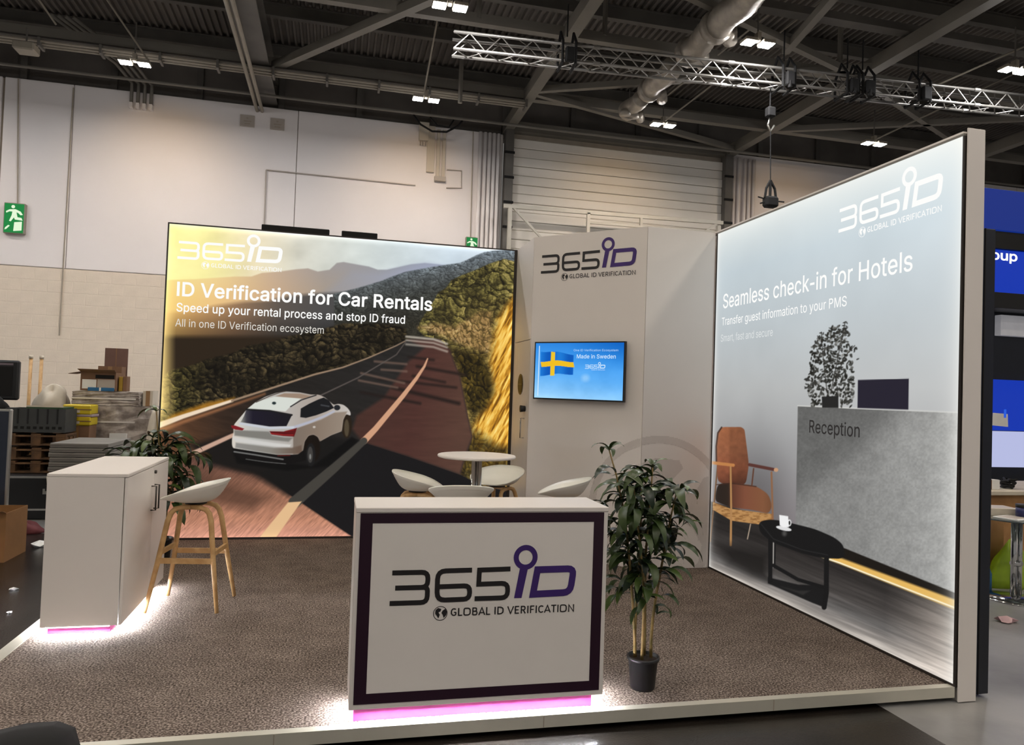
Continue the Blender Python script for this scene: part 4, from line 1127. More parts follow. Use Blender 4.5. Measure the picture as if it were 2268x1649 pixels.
# ---------------------------------------------------------------- the lit hotel picture
FB = Frame((XB, YB1, 0), (0, -1, 0), (-1, 0, 0))
LB = YB1 - YB0
def paint_hotel(S, Z):
    U, V = layout(HB, S, Z)
    A = Art(U, V)
    A.c = ramp(Z, [(0.6, (132, 126, 128)), (1.1, (158, 157, 158)), (1.6, (178, 180, 180)), (2.1, (186, 194, 198)), (2.6, (194, 206, 212)), (3.0, (214, 222, 222))])
    A.c += (np.clip((S - 0.9) / 1.6, 0, 1) * 14)[..., None]
    A.c += ((fbm(S * 2, Z * 2, 51) - 0.5) * 12)[..., None]
    k = np.exp(-((S - 0.75) / 0.45) ** 2 - ((Z - 0.75) / 0.45) ** 2) * 0.25
    A.c *= (1 - k)[..., None]
    # floor of the pictured lobby
    def boards(u, v):
        d = (v - (1260 + 0.472 * (u - 1567)))          # above the lower edge: negative
        g = np.clip(-d / (70 + 0.12 * (u - 1567)), 0, 1.6)
        q = fbm((u - 0.9 * v) / 60, (v - 0.42 * u) / 5, 61)
        k = ramp(g, [(0, (206, 196, 186)), (0.18, (150, 143, 137)), (0.45, (104, 101, 99)), (0.8, (70, 66, 64)), (1.4, (40, 37, 36))])
        w = np.clip((u - 1960) / 150, 0, 1)[:, None]
        return (k * (1 - w) + np.array([224, 210, 198]) * w * (1 - 0.35 * g[:, None])  ) * (0.74 + 0.52 * q)[:, None]
    A.poly([(1560, 1106), (1640, 1128), (1762, 1168), (2124, 1322), (2124, 1530), (1560, 1268)], boards, 1.5)
    # concrete desk
    def conc(u, v):
        q = fbm(u / 22, v / 22, 71) * 0.45 + fbm(u / 4, v / 4, 73, 3) * 0.55
        lit = 1 / (1 + np.exp(-((u - 1764) * 175 / 226 + (v - 1100)) / 16))
        base = 100 + 32 * lit + 34 * np.clip((u - 1900) / 220, 0, 1)
        c = base * (0.84 + 0.32 * q)
        return np.stack([c, c, c * 0.985], -1)
    A.poly([(1767, 898), (1900, 904), (2124, 913), (2122, 1317), (1762, 1168)], conc, 0.8)
    A.line([(1767, 898), (1900, 904), (2124, 913)], 2.5, (206, 206, 202), 0.8)
    A.poly([(1790, 1181), (2122, 1315), (2122, 1344), (1855, 1240), (1790, 1214)], (26, 22, 18), 1)
    A.poly([(1800, 1218), (1860, 1234), (2122, 1330), (2122, 1352), (1860, 1248), (1800, 1226)], (228, 182, 96), 2.5)
    A.line([(1790, 1222), (1860, 1246), (2122, 1348)], 3, (255, 246, 214), 1)
    # monitor
    A.poly([(1900, 841), (2013, 838), (2012, 907), (1899, 903)], (35, 32, 46), 0.7)
    # desk plant
    r = np.random.default_rng(5)
    for i in range(560):
        t = r.random()
        cy = 722 + 178 * t ** 0.8
        w = np.interp(cy, [712, 740, 770, 830, 860, 900], [6, 26, 44, 50, 52, 44])
        cx = 1841 + (r.random() * 2 - 1) * w + (0 if cy > 745 else 16)
        if cy > 880 and abs(cx - 1839) < 20:
            continue
        g = int(r.choice([26, 34, 46, 64, 96, 140], p=[.24, .22, .2, .16, .1, .08]))
        A.ell(cx, cy, 1.3 + 1.6 * r.random(), 2.4 + 2.8 * r.random(), (g, g, g - 4), 0.9, 0.92, r.random() * 3.1)
    for q in ([(1840, 870), (1862, 760), (1872, 712)], [(1832, 870), (1822, 780), (1819, 735)], [(1845, 860), (1870, 790), (1893, 765)], [(1835, 865), (1800, 845), (1784, 838)]):
        A.line(q, 1.8, (52, 50, 46), 0.8)
        for (a, b_) in q[1:]:
            for k in range(7):
                A.ell(a + r.normal() * 4, b_ + abs(r.normal()) * 12, 1.5, 3.6, (44, 44, 42), 0.8, 0.9, r.random() * 3)
    A.poly([(1820, 878), (1857, 876), (1857, 903), (1821, 902)], (34, 34, 34), 0.8)
    # armchair
    D = lambda q: [(1560 + x / 3.665, 920 + y / 3.665) for x, y in q]
    DR = lambda q, r=14: rounded(D(q), r, True, 5)
    A.line(D([(108, 400), (80, 700), (48, 1020)]), 3, (104, 72, 46), 0.8)
    A.poly(DR([(95, 260), (108, 140), (140, 92), (300, 92), (326, 112), (350, 300), (362, 400), (335, 565), (230, 562), (108, 545)]),
           lambda u, v: ramp(v, [(945, (158, 98, 66)), (1000, (148, 92, 64)), (1040, (138, 80, 56)), (1072, (92, 54, 40))]) * (0.9 + 0.2 * fbm(u / 9, v / 9, 81))[:, None] * np.interp(u, [1612, 1618, 1655], [1.0, 0.86, 0.82])[:, None], 0.8)
    A.line(D([(98, 380), (96, 250), (110, 140), (140, 95)]), 3.4, (66, 46, 38), 1)
    A.poly(DR([(90, 640), (110, 552), (230, 545), (420, 570), (525, 640), (550, 740), (520, 795), (380, 762), (220, 748), (90, 695)]),
           lambda u, v: ramp(u, [(1584, (40, 32, 28)), (1612, (46, 36, 30)), (1624, (96, 58, 44)), (1650, (124, 76, 56)), (1690, (128, 84, 58)), (1710, (112, 74, 50))]), 1)
    A.line(D([(100, 560), (230, 550), (420, 575)]), 2, (60, 38, 30), 1)
    A.poly(D([(68, 700), (215, 755), (555, 798), (560, 850), (440, 882), (220, 852), (68, 762)]), lambda u, v: ramp(fbm(u / 8, v / 3, 83), [(0.3, (140, 98, 56)), (0.6, (184, 138, 86))]), 0.8)
    A.line(D([(213, 400), (218, 760), (214, 1050)]), (4, 5), (172, 128, 82), 0.8)
    A.line(D([(400, 430), (386, 562)]), 3, (92, 58, 44), 0.8)
    A.line(D([(545, 460), (556, 850)]), 4, (138, 98, 70), 0.8)
    A.line(D([(375, 880), (350, 1000)]), 2.4, (168, 150, 132), 0.8)
    A.line(D([(66, 382), (235, 402)]), 7, (188, 126, 74), 0.8)
    A.line(D([(366, 398), (560, 436)]), 7, (88, 52, 46), 0.8)
    A.ell(*D([(582, 440)])[0], 5, 4.4, (196, 150, 116), 0.8)
    # coffee table and cup
    bl = (21, 21, 22)
    A.poly(D([(100, 1050), (300, 1060), (520, 1120), (520, 1340), (380, 1300), (200, 1200)]), (26, 24, 23), 14, 0.85)
    A.line(D([(535, 1010), (535, 1345)]), 9, bl, 0.8)
    A.line(D([(562, 1030), (560, 1230)]), 2.5, (170, 166, 160), 0.8)
    A.line(D([(574, 1030), (570, 1230)]), 3.5, bl, 0.8)
    A.line(D([(992, 1130), (990, 1440), (972, 1555)]), 11, bl, 0.8)
    A.line(D([(560, 1215), (760, 1330), (980, 1395)]), 8, bl, 0.8)
    A.poly(D([(515, 1310), (760, 1370), (1000, 1380), (985, 1560), (880, 1520), (515, 1360)]), bl, 1.2, 0.96)
    A.poly(D([(620, 1385), (760, 1420), (860, 1420), (800, 1455)]), (62, 60, 58), 2, 0.5)
    A.poly(DR([(440, 862), (520, 842), (620, 850), (720, 875), (900, 920), (1060, 990), (1130, 1050), (1142, 1140), (1100, 1162), (950, 1155), (800, 1120), (560, 1032), (450, 950)]), bl, 0.8)
    A.line(D([(452, 870), (560, 1000), (800, 1090), (1000, 1130)]), 1.5, (52, 52, 52), 1, 0.7)
    A.ell(*D([(650, 955)])[0], 5, 6, (96, 94, 92), 3, 0.7)
    A.ell(*D([(645, 915)])[0], 17.5, 4.5, (220, 220, 220), 0.8, 1, 0.22)
    A.ell(*D([(690, 870)])[0], 4.5, 7.5, (232, 232, 232), 0.8)
    A.ell(*D([(691, 870)])[0], 2.2, 4.8, (40, 40, 40), 0.8)
    A.poly(D([(608, 805), (680, 816), (686, 905), (640, 905), (612, 890)]), (238, 238, 238), 0.8)
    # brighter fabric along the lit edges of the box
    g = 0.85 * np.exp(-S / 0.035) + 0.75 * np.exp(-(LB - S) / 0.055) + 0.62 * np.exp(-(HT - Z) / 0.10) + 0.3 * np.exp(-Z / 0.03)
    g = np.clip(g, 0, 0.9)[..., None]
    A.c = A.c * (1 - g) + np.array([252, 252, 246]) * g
    return A.c

lb_ = thing('lit_picture_wall', 'tall backlit picture wall with a hotel reception, facing the counter', 'light box', (XB + 0.06, 4.7, 0))
G().box(XB + 0.03, XB + 0.118, YB0 + 0.012, YB1 + 1.5, FZ + 0.001, HT - 0.01).build('back_box', m_white, lb_)
for y0, y1, z0, z1, nm in ((YB0 + 0.006, YB1, HT - 0.012, HT, 'frame_top'), (YB0 + 0.006, YB1, 0.001, 0.016, 'frame_bottom'), (YB1 - 0.012, YB1, 0.016, HT - 0.012, 'frame_side'), (YB0 + 0.006, YB0 + 0.013, 0.016, HT - 0.012, 'frame_side')):
    G().box(XB - 0.006, XB + 0.03, y0, y1, z0, z1).build(nm, m_frameb if nm != 'frame_top' else m_beam, lb_)
G().bevbox(XB + 0.010, XB + 0.128, YB0 - 0.006, YB0 + 0.004, FZ + 0.004, HT + 0.03, 0.004).build('end_panel', m_white, lb_)
G().box(XB - 0.005, XB + 0.128, YB0 + 0.012, YB1 + 1.5, HT, HT + 0.012).build('top_cap', m_white, lb_)
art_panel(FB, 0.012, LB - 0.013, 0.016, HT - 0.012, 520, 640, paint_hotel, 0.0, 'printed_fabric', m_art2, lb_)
flat(FB, text_loops('Seamless check-in for Hotels', 0.141, 2.348, 2.302, 0.122, 6, 6), 0.003, 'lettering', m_letter, lb_)
flat(FB, text_loops('Transfer guest information to your PMS', 0.127, 1.771, 2.152, 0.068, 2, 4), 0.003, 'lettering', m_letter, lb_)
flat(FB, text_loops('Smart, fast and secure', 0.117, 0.917, 2.009, 0.062, -3, 4), 0.003, 'lettering', glow('backlit_pale', (222, 226, 226), 1.0, False), lb_)
m_letterd = glow('backlit_dark', (38, 36, 36), 1.0, False)
flat(FB, text_loops('Reception', 1.402, 1.925, 1.288, 0.088, 6, 2), 0.003, 'lettering', m_letterd, lb_)
logo(FB, 1.672, 2.672, 0.897, 0.003, lb_, m_letter, m_letter, m_letter)

# ---------------------------------------------------------------- storage tower between the two pictures
m_num = mat('logo_black', (30, 26, 28), rough=0.5)
m_id = mat('logo_purple', (62, 34, 112), rough=0.5)
m_grey = mat('globe_grey', (206, 198, 192), rough=0.5, var=0.04)
tw = thing('storage_tower', 'white corner cabin with slanted front between the two picture walls', 'cabin', (2.5, 6.9, 0))
dx, dy = P2[0] - P1[0], P2[1] - P1[1]
LD = math.hypot(dx, dy)
FD = Frame((P1[0], P1[1], 0), (dx / LD, dy / LD, 0), (dy / LD, -dx / LD, 0))
FF = Frame((P2[0], P2[1], 0), (1, 0, 0), (0, -1, 0))
FS = Frame((P1[0], 7.59, 0), (0, -1, 0), (-1, 0, 0))
def panel(fr, s0, s1, z0, z1, th, name, m, parent):
    g = G()
    v = [fr.p(s, z, o) for o in (0, -th) for s, z in ((s0, z0), (s1, z0), (s1, z1), (s0, z1))]
    g.add(v, [(0, 1, 2, 3), (7, 6, 5, 4), (0, 4, 5, 1), (1, 5, 6, 2), (2, 6, 7, 3), (3, 7, 4, 0)])
    return g.build(name, m, parent)
panel(FD, 0.002, LD - 0.003, 0.002, HT, 0.04, 'slanted_panel', m_white, tw)
panel(FF, 0.003, 0.655, 0.002, HT, 0.04, 'front_panel', m_white, tw)
panel(FS, 0.02, 0.70, 2.02, HT, 0.04, 'side_panel', m_white, tw)
panel(FS, 0.02, 0.17, 0.002, 2.015, 0.04, 'side_panel', m_white, tw)
dr = panel(FS, 0.175, 0.66, 0.01, 2.012, 0.04, 'door', m_white, tw)
panel(FS, 0.665, 0.70, 0.002, 2.015, 0.04, 'door_post', m_white, tw)
m_vent = mat('vent_dark', (70, 66, 62), rough=0.4, metal=0.5)
fr = Frame(FS.p(0.35, 1.585, 0), (0, -1, 0), (-1, 0, 0))
flat(fr, [[ring(0, 0, 0.105, 0.05, 28)[0]]], 0.004, 'porthole_rim', m_vent, dr)
flat(fr, [[ring(0, 0, 0.085, 0.05, 28)[0]]], 0.006, 'porthole_glass', m_black, dr)
flat(fr, [[[(-0.08, -0.008), (0.08, -0.008), (0.08, 0.008), (-0.08, 0.008)]]], 0.008, 'porthole_bar', m_vent, dr)
c = FS.p(0.565, 1.345, 0)
G().tube([c, c + Vector((-0.05, 0, 0))], [0.028, 0.034], 14).build('door_knob', m_black, dr, True)
c = FS.p(0.54, 1.06, 0)
G().tube([c, c + Vector((-0.035, 0, 0)), c + Vector((-0.035, 0, 0.19)), c + Vector((0, 0, 0.19))], 0.007, 8).build('door_handle', m_chrome, dr, True)
G().prism([(1.87, 6.92), (2.66, 6.12), (3.27, 6.12), (3.27, 7.56), (1.87, 7.56)], HT - 0.03, HT - 0.015).build('roof_sheet', m_white, tw)
logo(FD, 0.085, 2.655, 0.98, 0.002, tw, m_num, m_id, m_num)
# large pale globe emblem printed round the fold
cells = {'d': [[], []], 'f': [[], []]}
RC, ZC, st = 1.33, 0.50, 0.0075
poly_l = [(0.92, 0.62), (1.0, 0.80), (1.10, 0.90), (1.30, 0.97), (1.52, 0.95), (1.56, 0.88), (1.46, 0.78), (1.36, 0.80), (1.28, 0.70), (1.20, 0.58), (1.26, 0.50), (1.30, 0.36), (1.22, 0.18), (1.10, 0.30), (1.04, 0.48)]
poly_r = [(1.52, 0.52), (1.60, 0.66), (1.70, 0.70), (1.76, 0.80), (1.84, 0.82), (1.84, 0.02), (1.72, 0.02), (1.76, 0.20), (1.66, 0.36), (1.58, 0.40)]
for i in range(int(1.84 / st)):
    for j in range(1, int(1.3 / st)):
        s, z = (i + 0.5) * st, (j + 0.5) * st
        d = math.hypot(s - RC, z - ZC)
        if not (0.60 < d < 0.665 or (d < 0.60 and (_inside((s, z), poly_l) or _inside((s, z), poly_r)))):
            continue
        if s < LD - st:
            fr, q, k = FD, i * st, 'd'
        elif LD + st < s < LD + 0.65:
            fr, q, k = FF, i * st - LD, 'f'
        else:
            continue
        vv, ff = cells[k]
        n0 = len(vv)
        vv += [fr.p(q + a * st, (j + b_) * st, 0.0015) for a, b_ in ((0, 0), (1, 0), (1, 1), (0, 1))]
        ff.append((n0, n0 + 1, n0 + 2, n0 + 3))
for k in cells:
    g = G(); g.add(*cells[k])
    g.build('globe_print', m_grey, tw)

# ---------------------------------------------------------------- television on the slanted face
tv = thing('television', 'wide flat television showing a blue flag picture on the slanted white face', 'television', tuple(FD.p(0.53, 1.44, 0.03)))
def slab(fr, s0, s1, z0, z1, o0, o1, name, m, parent):
    g = G()
    v = [fr.p(s, z, o) for o in (o1, o0) for s, z in ((s0, z0), (s1, z0), (s1, z1), (s0, z1))]
    g.add(v, [(0, 1, 2, 3), (7, 6, 5, 4), (0, 4, 5, 1), (1, 5, 6, 2), (2, 6, 7, 3), (3, 7, 4, 0)])
    return g.build(name, m, parent)
s0, s1, z0, z1 = 0.082, 1.005, 1.446, 1.985
slab(FD, 0.35, 0.70, 1.58, 1.86, 0.002, 0.03, 'wall_bracket', m_black, tv)
slab(FD, s0, s1, z0, z1, 0.03, 0.065, 'case', m_black, tv)
def paint_flag(S, Z):
    fx, fy = (S - s0) / (s1 - s0), 1 - (Z - z0) / (z1 - z0)
    A = Art(fx * 800, fy * 535)
    A.c = ramp(fy + 0.18 * (1 - fx), [(0.0, (26, 118, 214)), (0.35, (58, 150, 236)), (0.7, (96, 178, 250)), (1.15, (164, 216, 255))])
    A.c += ((fbm(fx * 5, fy * 4, 91) - 0.5) * 34 * np.clip(fy * 1.6 - 0.2, 0, 1))[..., None]
    A.c -= (np.clip(fx * 1.5 - 0.6, 0, 1) * np.clip(0.5 - fy, 0, 1) * 60)[..., None]
    A.line([(45, 40), (44, 500)], 7, (226, 240, 250), 2)
    w = lambda u: 8 * np.sin(u / 45)
    top = [(x, 85 + w(x) + (x - 60) * 0.10) for x in range(60, 361, 20)]
    bot = [(x, 312 + w(x) - (x - 60) * 0.06) for x in range(360, 59, -20)]
    A.poly(top + bot, lambda u, v: ramp(np.sin(u / 30), [(-1, (0, 88, 186)), (1, (24, 122, 214))]), 1.2)
    A.poly([(155, 92), (192, 96), (192, 312), (153, 316)], (238, 196, 40), 1)
    A.poly([(x, 180 + w(x)) for x in range(60, 371, 20)] + [(x, 228 + w(x) * 0.8) for x in range(370, 59, -20)], (240, 190, 30), 1)
    A.ell(470, 330, 34, 30, (170, 214, 252), 18, 0.6)
    return A.c
art_panel(FD, s0 + 0.012, s1 - 0.012, z0 + 0.014, z1 - 0.012, 260, 150, paint_flag, 0.066, 'screen', art_mat('tv_screen', 1.0), tv)
X = lambda f: s0 + f * (s1 - s0)
Zt = lambda f: z1 - f * (z1 - z0)
flat(FD, text_loops('One ID Verification Ecosystem', X(0.45), X(0.93), Zt(0.165), 0.019, 2), 0.068, 'lettering', glow('tv_text', (176, 214, 250), 1.0, False), tv)
flat(FD, text_loops('Made in Sweden', X(0.487), X(0.906), Zt(0.285), 0.036, 4), 0.068, 'lettering', glow('tv_text_b', (214, 236, 255), 1.0, False), tv)
logo(FD, X(0.58), Zt(0.455), 0.22 * (s1 - s0), 0.068, tv, MATS['tv_text_b'], MATS['tv_text_b'], MATS['tv_text_b'], globe=False)

# ================================================================== FURNITURE
m_led = glow('led_strip', (246, 250, 255), LED_RADIANCE)
m_pink = mat('pink_film', (206, 84, 166), rough=0.35, var=0.12, scale=3)
m_purple = mat('dark_purple', (40, 14, 34), rough=0.35, var=0.1)
m_face = mat('counter_face', (230, 224, 218), rough=0.5, var=0.02)

# reception counter
ct = thing('reception_counter', 'white reception counter with dark purple border and large logo, lit from below', 'counter', (0.7, 3.5, 0))
X0, X1, Y0, Y1, ZB, ZT = 0.11, 1.285, 3.342, 3.665, 0.088, 0.97
G().bevbox(X0, X1, Y0, Y1, ZB, ZT - 0.022, 0.003).build('body', m_white, ct)
G().bevbox(X0 - 0.002, X1 + 0.002, Y0 - 0.003, Y1 + 0.002, ZT - 0.022, ZT, 0.003).build('worktop', m_white, ct)
FC = Frame((0, Y0, 0), (1, 0, 0), (0, -1, 0))
flat(FC, [[[(0.129, 0.112), (1.264, 0.112), (1.264, 0.946), (0.129, 0.946)], [(0.183, 0.157), (0.183, 0.901), (1.214, 0.901), (1.214, 0.157)]]], 0.0025, 'border', m_purple, ct)
flat(FC, [[[(0.183, 0.157), (1.214, 0.157), (1.214, 0.901), (0.183, 0.901)]]], 0.0015, 'sign_face', m_face, ct)
logo(FC, 0.270, 0.548, 0.868, 0.003, ct, m_num, m_id, m_num)
G().box(0.135, 1.262, 3.435, 3.64, 0.001, ZB).build('plinth', m_pink, ct)
G().box(0.135, 1.262, 3.384, 3.392, ZB - 0.006, ZB - 0.001).build('led_strip', m_led, ct)
for x0, x1 in ((0.113, 0.121), (1.275, 1.283)):
    G().box(x0, x1, 3.43, 3.64, ZB - 0.006, ZB - 0.001).build('led_strip', m_led, ct)

for x0, x1, y0, y1 in ((0.135, 1.262, 3.396, 3.399), (0.126, 0.129, 3.43, 3.64), (1.267, 1.270, 3.43, 3.64)):
    G().box(x0, x1, y0, y1, ZB - 0.016, ZB - 0.0005).build('led_shield', m_alu, ct)  # added lip that keeps the strip light off the pink plinth

# side cabinet
cb = thing('side_cabinet', 'white lockable cabinet with twin bar handles, glowing at its foot', 'cabinet', (-1.39, 5.35, 0))
X0, X1, Y0, Y1, ZB, ZT = -1.60, -1.172, 4.80, 5.90, 0.055, 0.94
G().bevbox(X0, X1 - 0.02, Y0, Y1, ZB, ZT - 0.02, 0.002).build('body', m_white, cb)
G().bevbox(X0 - 0.002, X1 + 0.002, Y0 - 0.002, Y1 + 0.002, ZT - 0.02, ZT, 0.003).build('cabinet_top', m_white, cb)
for y0, y1, yh in ((Y0 + 0.001, 5.443, 5.405), (5.447, Y1 - 0.001, 5.49)):
    d = G().bevbox(X1 - 0.015, X1, y0, y1, ZB + 0.002, ZT - 0.024, 0.002).build('door', m_white, cb)
    G().tube([(X1 - 0.002, yh, 0.63), (X1 + 0.03, yh, 0.63), (X1 + 0.03, yh, 0.79), (X1 - 0.002, yh, 0.79)], 0.0055, 8).build('handle', m_vent, d, True)
k = G().tube([(X1 - 0.004, 5.478, 0.878), (X1 + 0.012, 5.478, 0.878)], 0.012, 12).build('lock', m_vent, cb, True)
G().box(X1 + 0.010, X1 + 0.014, 5.476, 5.480, 0.872, 0.884).build('key_slot', m_black, k)
G().box(-1.578, -1.245, 4.862, 5.86, 0.001, ZB).build('plinth', m_pink, cb)
G().box(-1.575, -1.24, 4.815, 4.823, ZB - 0.006, ZB - 0.001).build('led_strip', m_led, cb)
G().box(-1.192, -1.184, 4.86, 5.85, ZB - 0.006, ZB - 0.001).build('led_strip', m_led, cb)
G().box(-1.594, -1.584, 4.86, 5.85, ZB - 0.006, ZB - 0.001).build('led_strip', m_led, cb)

for x0, x1, y0, y1 in ((-1.575, -1.24, 4.828, 4.831), (-1.200, -1.197, 4.86, 5.85)):
    G().box(x0, x1, y0, y1, ZB - 0.014, ZB - 0.0005).build('led_shield', m_alu, cb)  # same added lip, shielding the cabinet plinth from its strips

# bar stools
m_shell = mat('seat_shell', (232, 230, 220), rough=0.4, var=0.03)
m_wood = mat('oak', (206, 168, 116), rough=0.5, rgb2=(178, 138, 88), scale=14, bump=0.05, bscale=80)
def make_stool():
    t = thing('bar_stool', 'x', 'stool', (0, 0, 0), 'white bar stools with oak legs')
    NR, NT = 9, 40
    def surf(r, th):
        cx, sy = math.cos(th), math.sin(th)
        k = (abs(cx) ** 2.5 + abs(sy) ** 2.5) ** (-1 / 2.5)
        q = r ** 0.72
        x, y = 0.235 * cx * k * q, 0.208 * sy * k * q
        rim = 0.752 + 0.098 * max(0.0, sy * k * 0.5 + 0.5) ** 1.1
        z = 0.714 + (rim - 0.714) * r ** 3.0
        if y < 0:
            z -= 0.034 * (r ** 3) * (-y / 0.208) ** 2
        return Vector((x * (1 - 0.10 * max(0, y) / 0.208), y, z))
    top, bot = [], []
    for i in range(NR + 1):
        for j in range(NT):
            p = surf(i / NR, 2 * math.pi * j / NT)
            top.append(p)
            bot.append(p + Vector((-p.x * 0.05, -p.y * 0.05, -0.012 - 0.012 * (1 - i / NR))) if i < NR else p + Vector((0, 0, -0.009)))
    g = G()
    n = len(top)
    f = []
    for i in range(NR):
        for j in range(NT):
            a, b2 = i * NT + j, i * NT + (j + 1) % NT
            f.append((a, b2, b2 + NT, a + NT)); f.append((n + a, n + a + NT, n + b2 + NT, n + b2))
    for j in range(NT):
        a, b2 = NR * NT + j, NR * NT + (j + 1) % NT
        f.append((a, b2, n + b2, n + a))
    g.add(top + bot, f)
    g.build('seat', m_shell, t, True)
    for sx in (-1, 1):
        for sy in (-1, 1):
            pts = [(sx * 0.205, sy * 0.225, 0.007), (sx * 0.158, sy * 0.178, 0.30), (sx * 0.115, sy * 0.138, 0.58), (sx * 0.106, sy * 0.122, 0.63), (sx * 0.102, sy * 0.10, 0.655), (sx * 0.10, sy * 0.06, 0.667), (sx * 0.098, 0.0, 0.668)]
            G().tube(pts, [0.0125, 0.0165, 0.0175, 0.0175, 0.0175, 0.016, 0.014], 8).build('leg', m_wood, t, True)
    for sx in (-1, 1):
        G().bar((sx * 0.160, -0.178, 0.33), (sx * 0.160, 0.178, 0.33), 0.018, 0.034).build('stretcher', m_wood, t)
    for sy in (-1, 1):
        G().bar((-0.150, sy * 0.172, 0.375), (0.150, sy * 0.172, 0.375), 0.018, 0.030).build('stretcher', m_wood, t)
    G().bar((-0.10, 0, 0.672), (0.10, 0, 0.672), 0.07, 0.02).build('cross_plate', m_wood, t)
    G().tube([(0, 0, 0.68), (0, 0, 0.70)], 0.07, 18).build('swivel_plate', m_black, t, True)
    return t
st0 = make_stool()
STOOLS = ((-0.885, 5.375, -98, 'white bar stool with oak legs standing alone beside the white cabinet'),
          (0.67, 5.97, 82, 'white bar stool at the round table, in front of the pictured road'),
          (1.40, 6.32, -42, 'white bar stool at the round table, behind the table post'),
          (0.905, 5.27, 176, 'white bar stool at the round table, its back to the counter'),
          (1.79, 5.62, -112, 'white bar stool at the round table, nearest the potted plant'))
for i, (x, y, a, lb) in enumerate(STOOLS):
    o = st0 if i == 0 else copy_tree(st0)
    o.location = (x, y, 0)
    o.rotation_euler = (0, 0, math.radians(a))
    o['label'] = lb

# round table
tb = thing('round_table', 'tall round white table on slim chrome tubes', 'table', (1.09, 5.7, 0))
G().lathe([(0.285, 0.982), (0.302, 0.987), (0.306, 0.996), (0.302, 1.004), (0.296, 1.006)], (1.09, 5.7, 0), 48).build('table_top', m_white, tb)
for a in (90, 210, 330):
    x, y = 1.09 + 0.027 * math.cos(math.radians(a)), 5.7 + 0.027 * math.sin(math.radians(a))
    G().tube([(x, y, 0.02), (x, y, 0.985)], 0.018, 12).build('post', m_chrome, tb, True)
G().lathe([(0.19, 0.001), (0.19, 0.012), (0.06, 0.03), (0.05, 0.05)], (1.09, 5.7, 0), 32).build('foot_plate', m_chrome, tb, True)

# ---------------------------------------------------------------- plants
m_pot = mat('pot_black', (26, 26, 28), rough=0.35, var=0.15)
m_soil = mat('soil', (54, 40, 30), rough=0.95, var=0.5, scale=60, bump=0.8, bscale=60)
m_cane = mat('cane', (158, 128, 78), rough=0.6, rgb2=(112, 98, 52), scale=18)
m_leaf = [mat('leaf_deep', (58, 76, 34), rough=0.4, rgb2=(38, 54, 24), scale=10), mat('leaf_mid', (84, 104, 46), rough=0.4, rgb2=(58, 78, 34), scale=10), mat('leaf_dark', (34, 50, 30), rough=0.35, rgb2=(22, 34, 24), scale=10)]
def leaf_mesh(length, width, droop, m):
    """A strap leaf that rises a little from its base, arches over and hangs to a point."""
    n, V, F = 8, [], []
    ang, x, z = 0.55, 0.0, 0.0
    pts = []
    for i in range(n + 1):
        pts.append((x, z))
        x += math.cos(ang) * length / n
        z += math.sin(ang) * length / n
        ang -= droop / n
    for i, (px_, pz) in enumerate(pts):
        t = i / n
        w = width * (math.sin(math.pi * min(1, t * 1.08 + 0.06)) ** 0.7) * 0.5 if i < n else 0.0008
        V += [(px_, -w, pz + 0.18 * w), (px_, 0, pz - 0.12 * w), (px_, w, pz + 0.18 * w)]
    for i in range(n):
        a = 3 * i
        F += [(a, a + 3, a + 4, a + 1), (a + 1, a + 4, a + 5, a + 2)]
    me = bpy.data.meshes.new('leaf')
    me.from_pydata(V, [], F)
    me.update()
    for p in me.polygons:
        p.use_smooth = True
    me.materials.append(m)
    return me
LEAVES = [leaf_mesh(l, w, d, m_leaf[k]) for l, w, d, k in ((0.23, 0.050, 2.2, 0), (0.19, 0.044, 1.8, 1), (0.26, 0.054, 2.6, 0), (0.16, 0.042, 1.5, 2), (0.21, 0.050, 2.7, 2), (0.25, 0.046, 2.4, 0))]
def add_leaf(root, org, p, az, tilt, sc, k):
    o = link('leaf', LEAVES[k], None, root)
    o.location = (p[0] - org[0], p[1] - org[1], p[2] - org[2])
    o.rotation_euler = (random.uniform(-0.35, 0.35), tilt, az)
    o.scale = (sc, sc, sc)
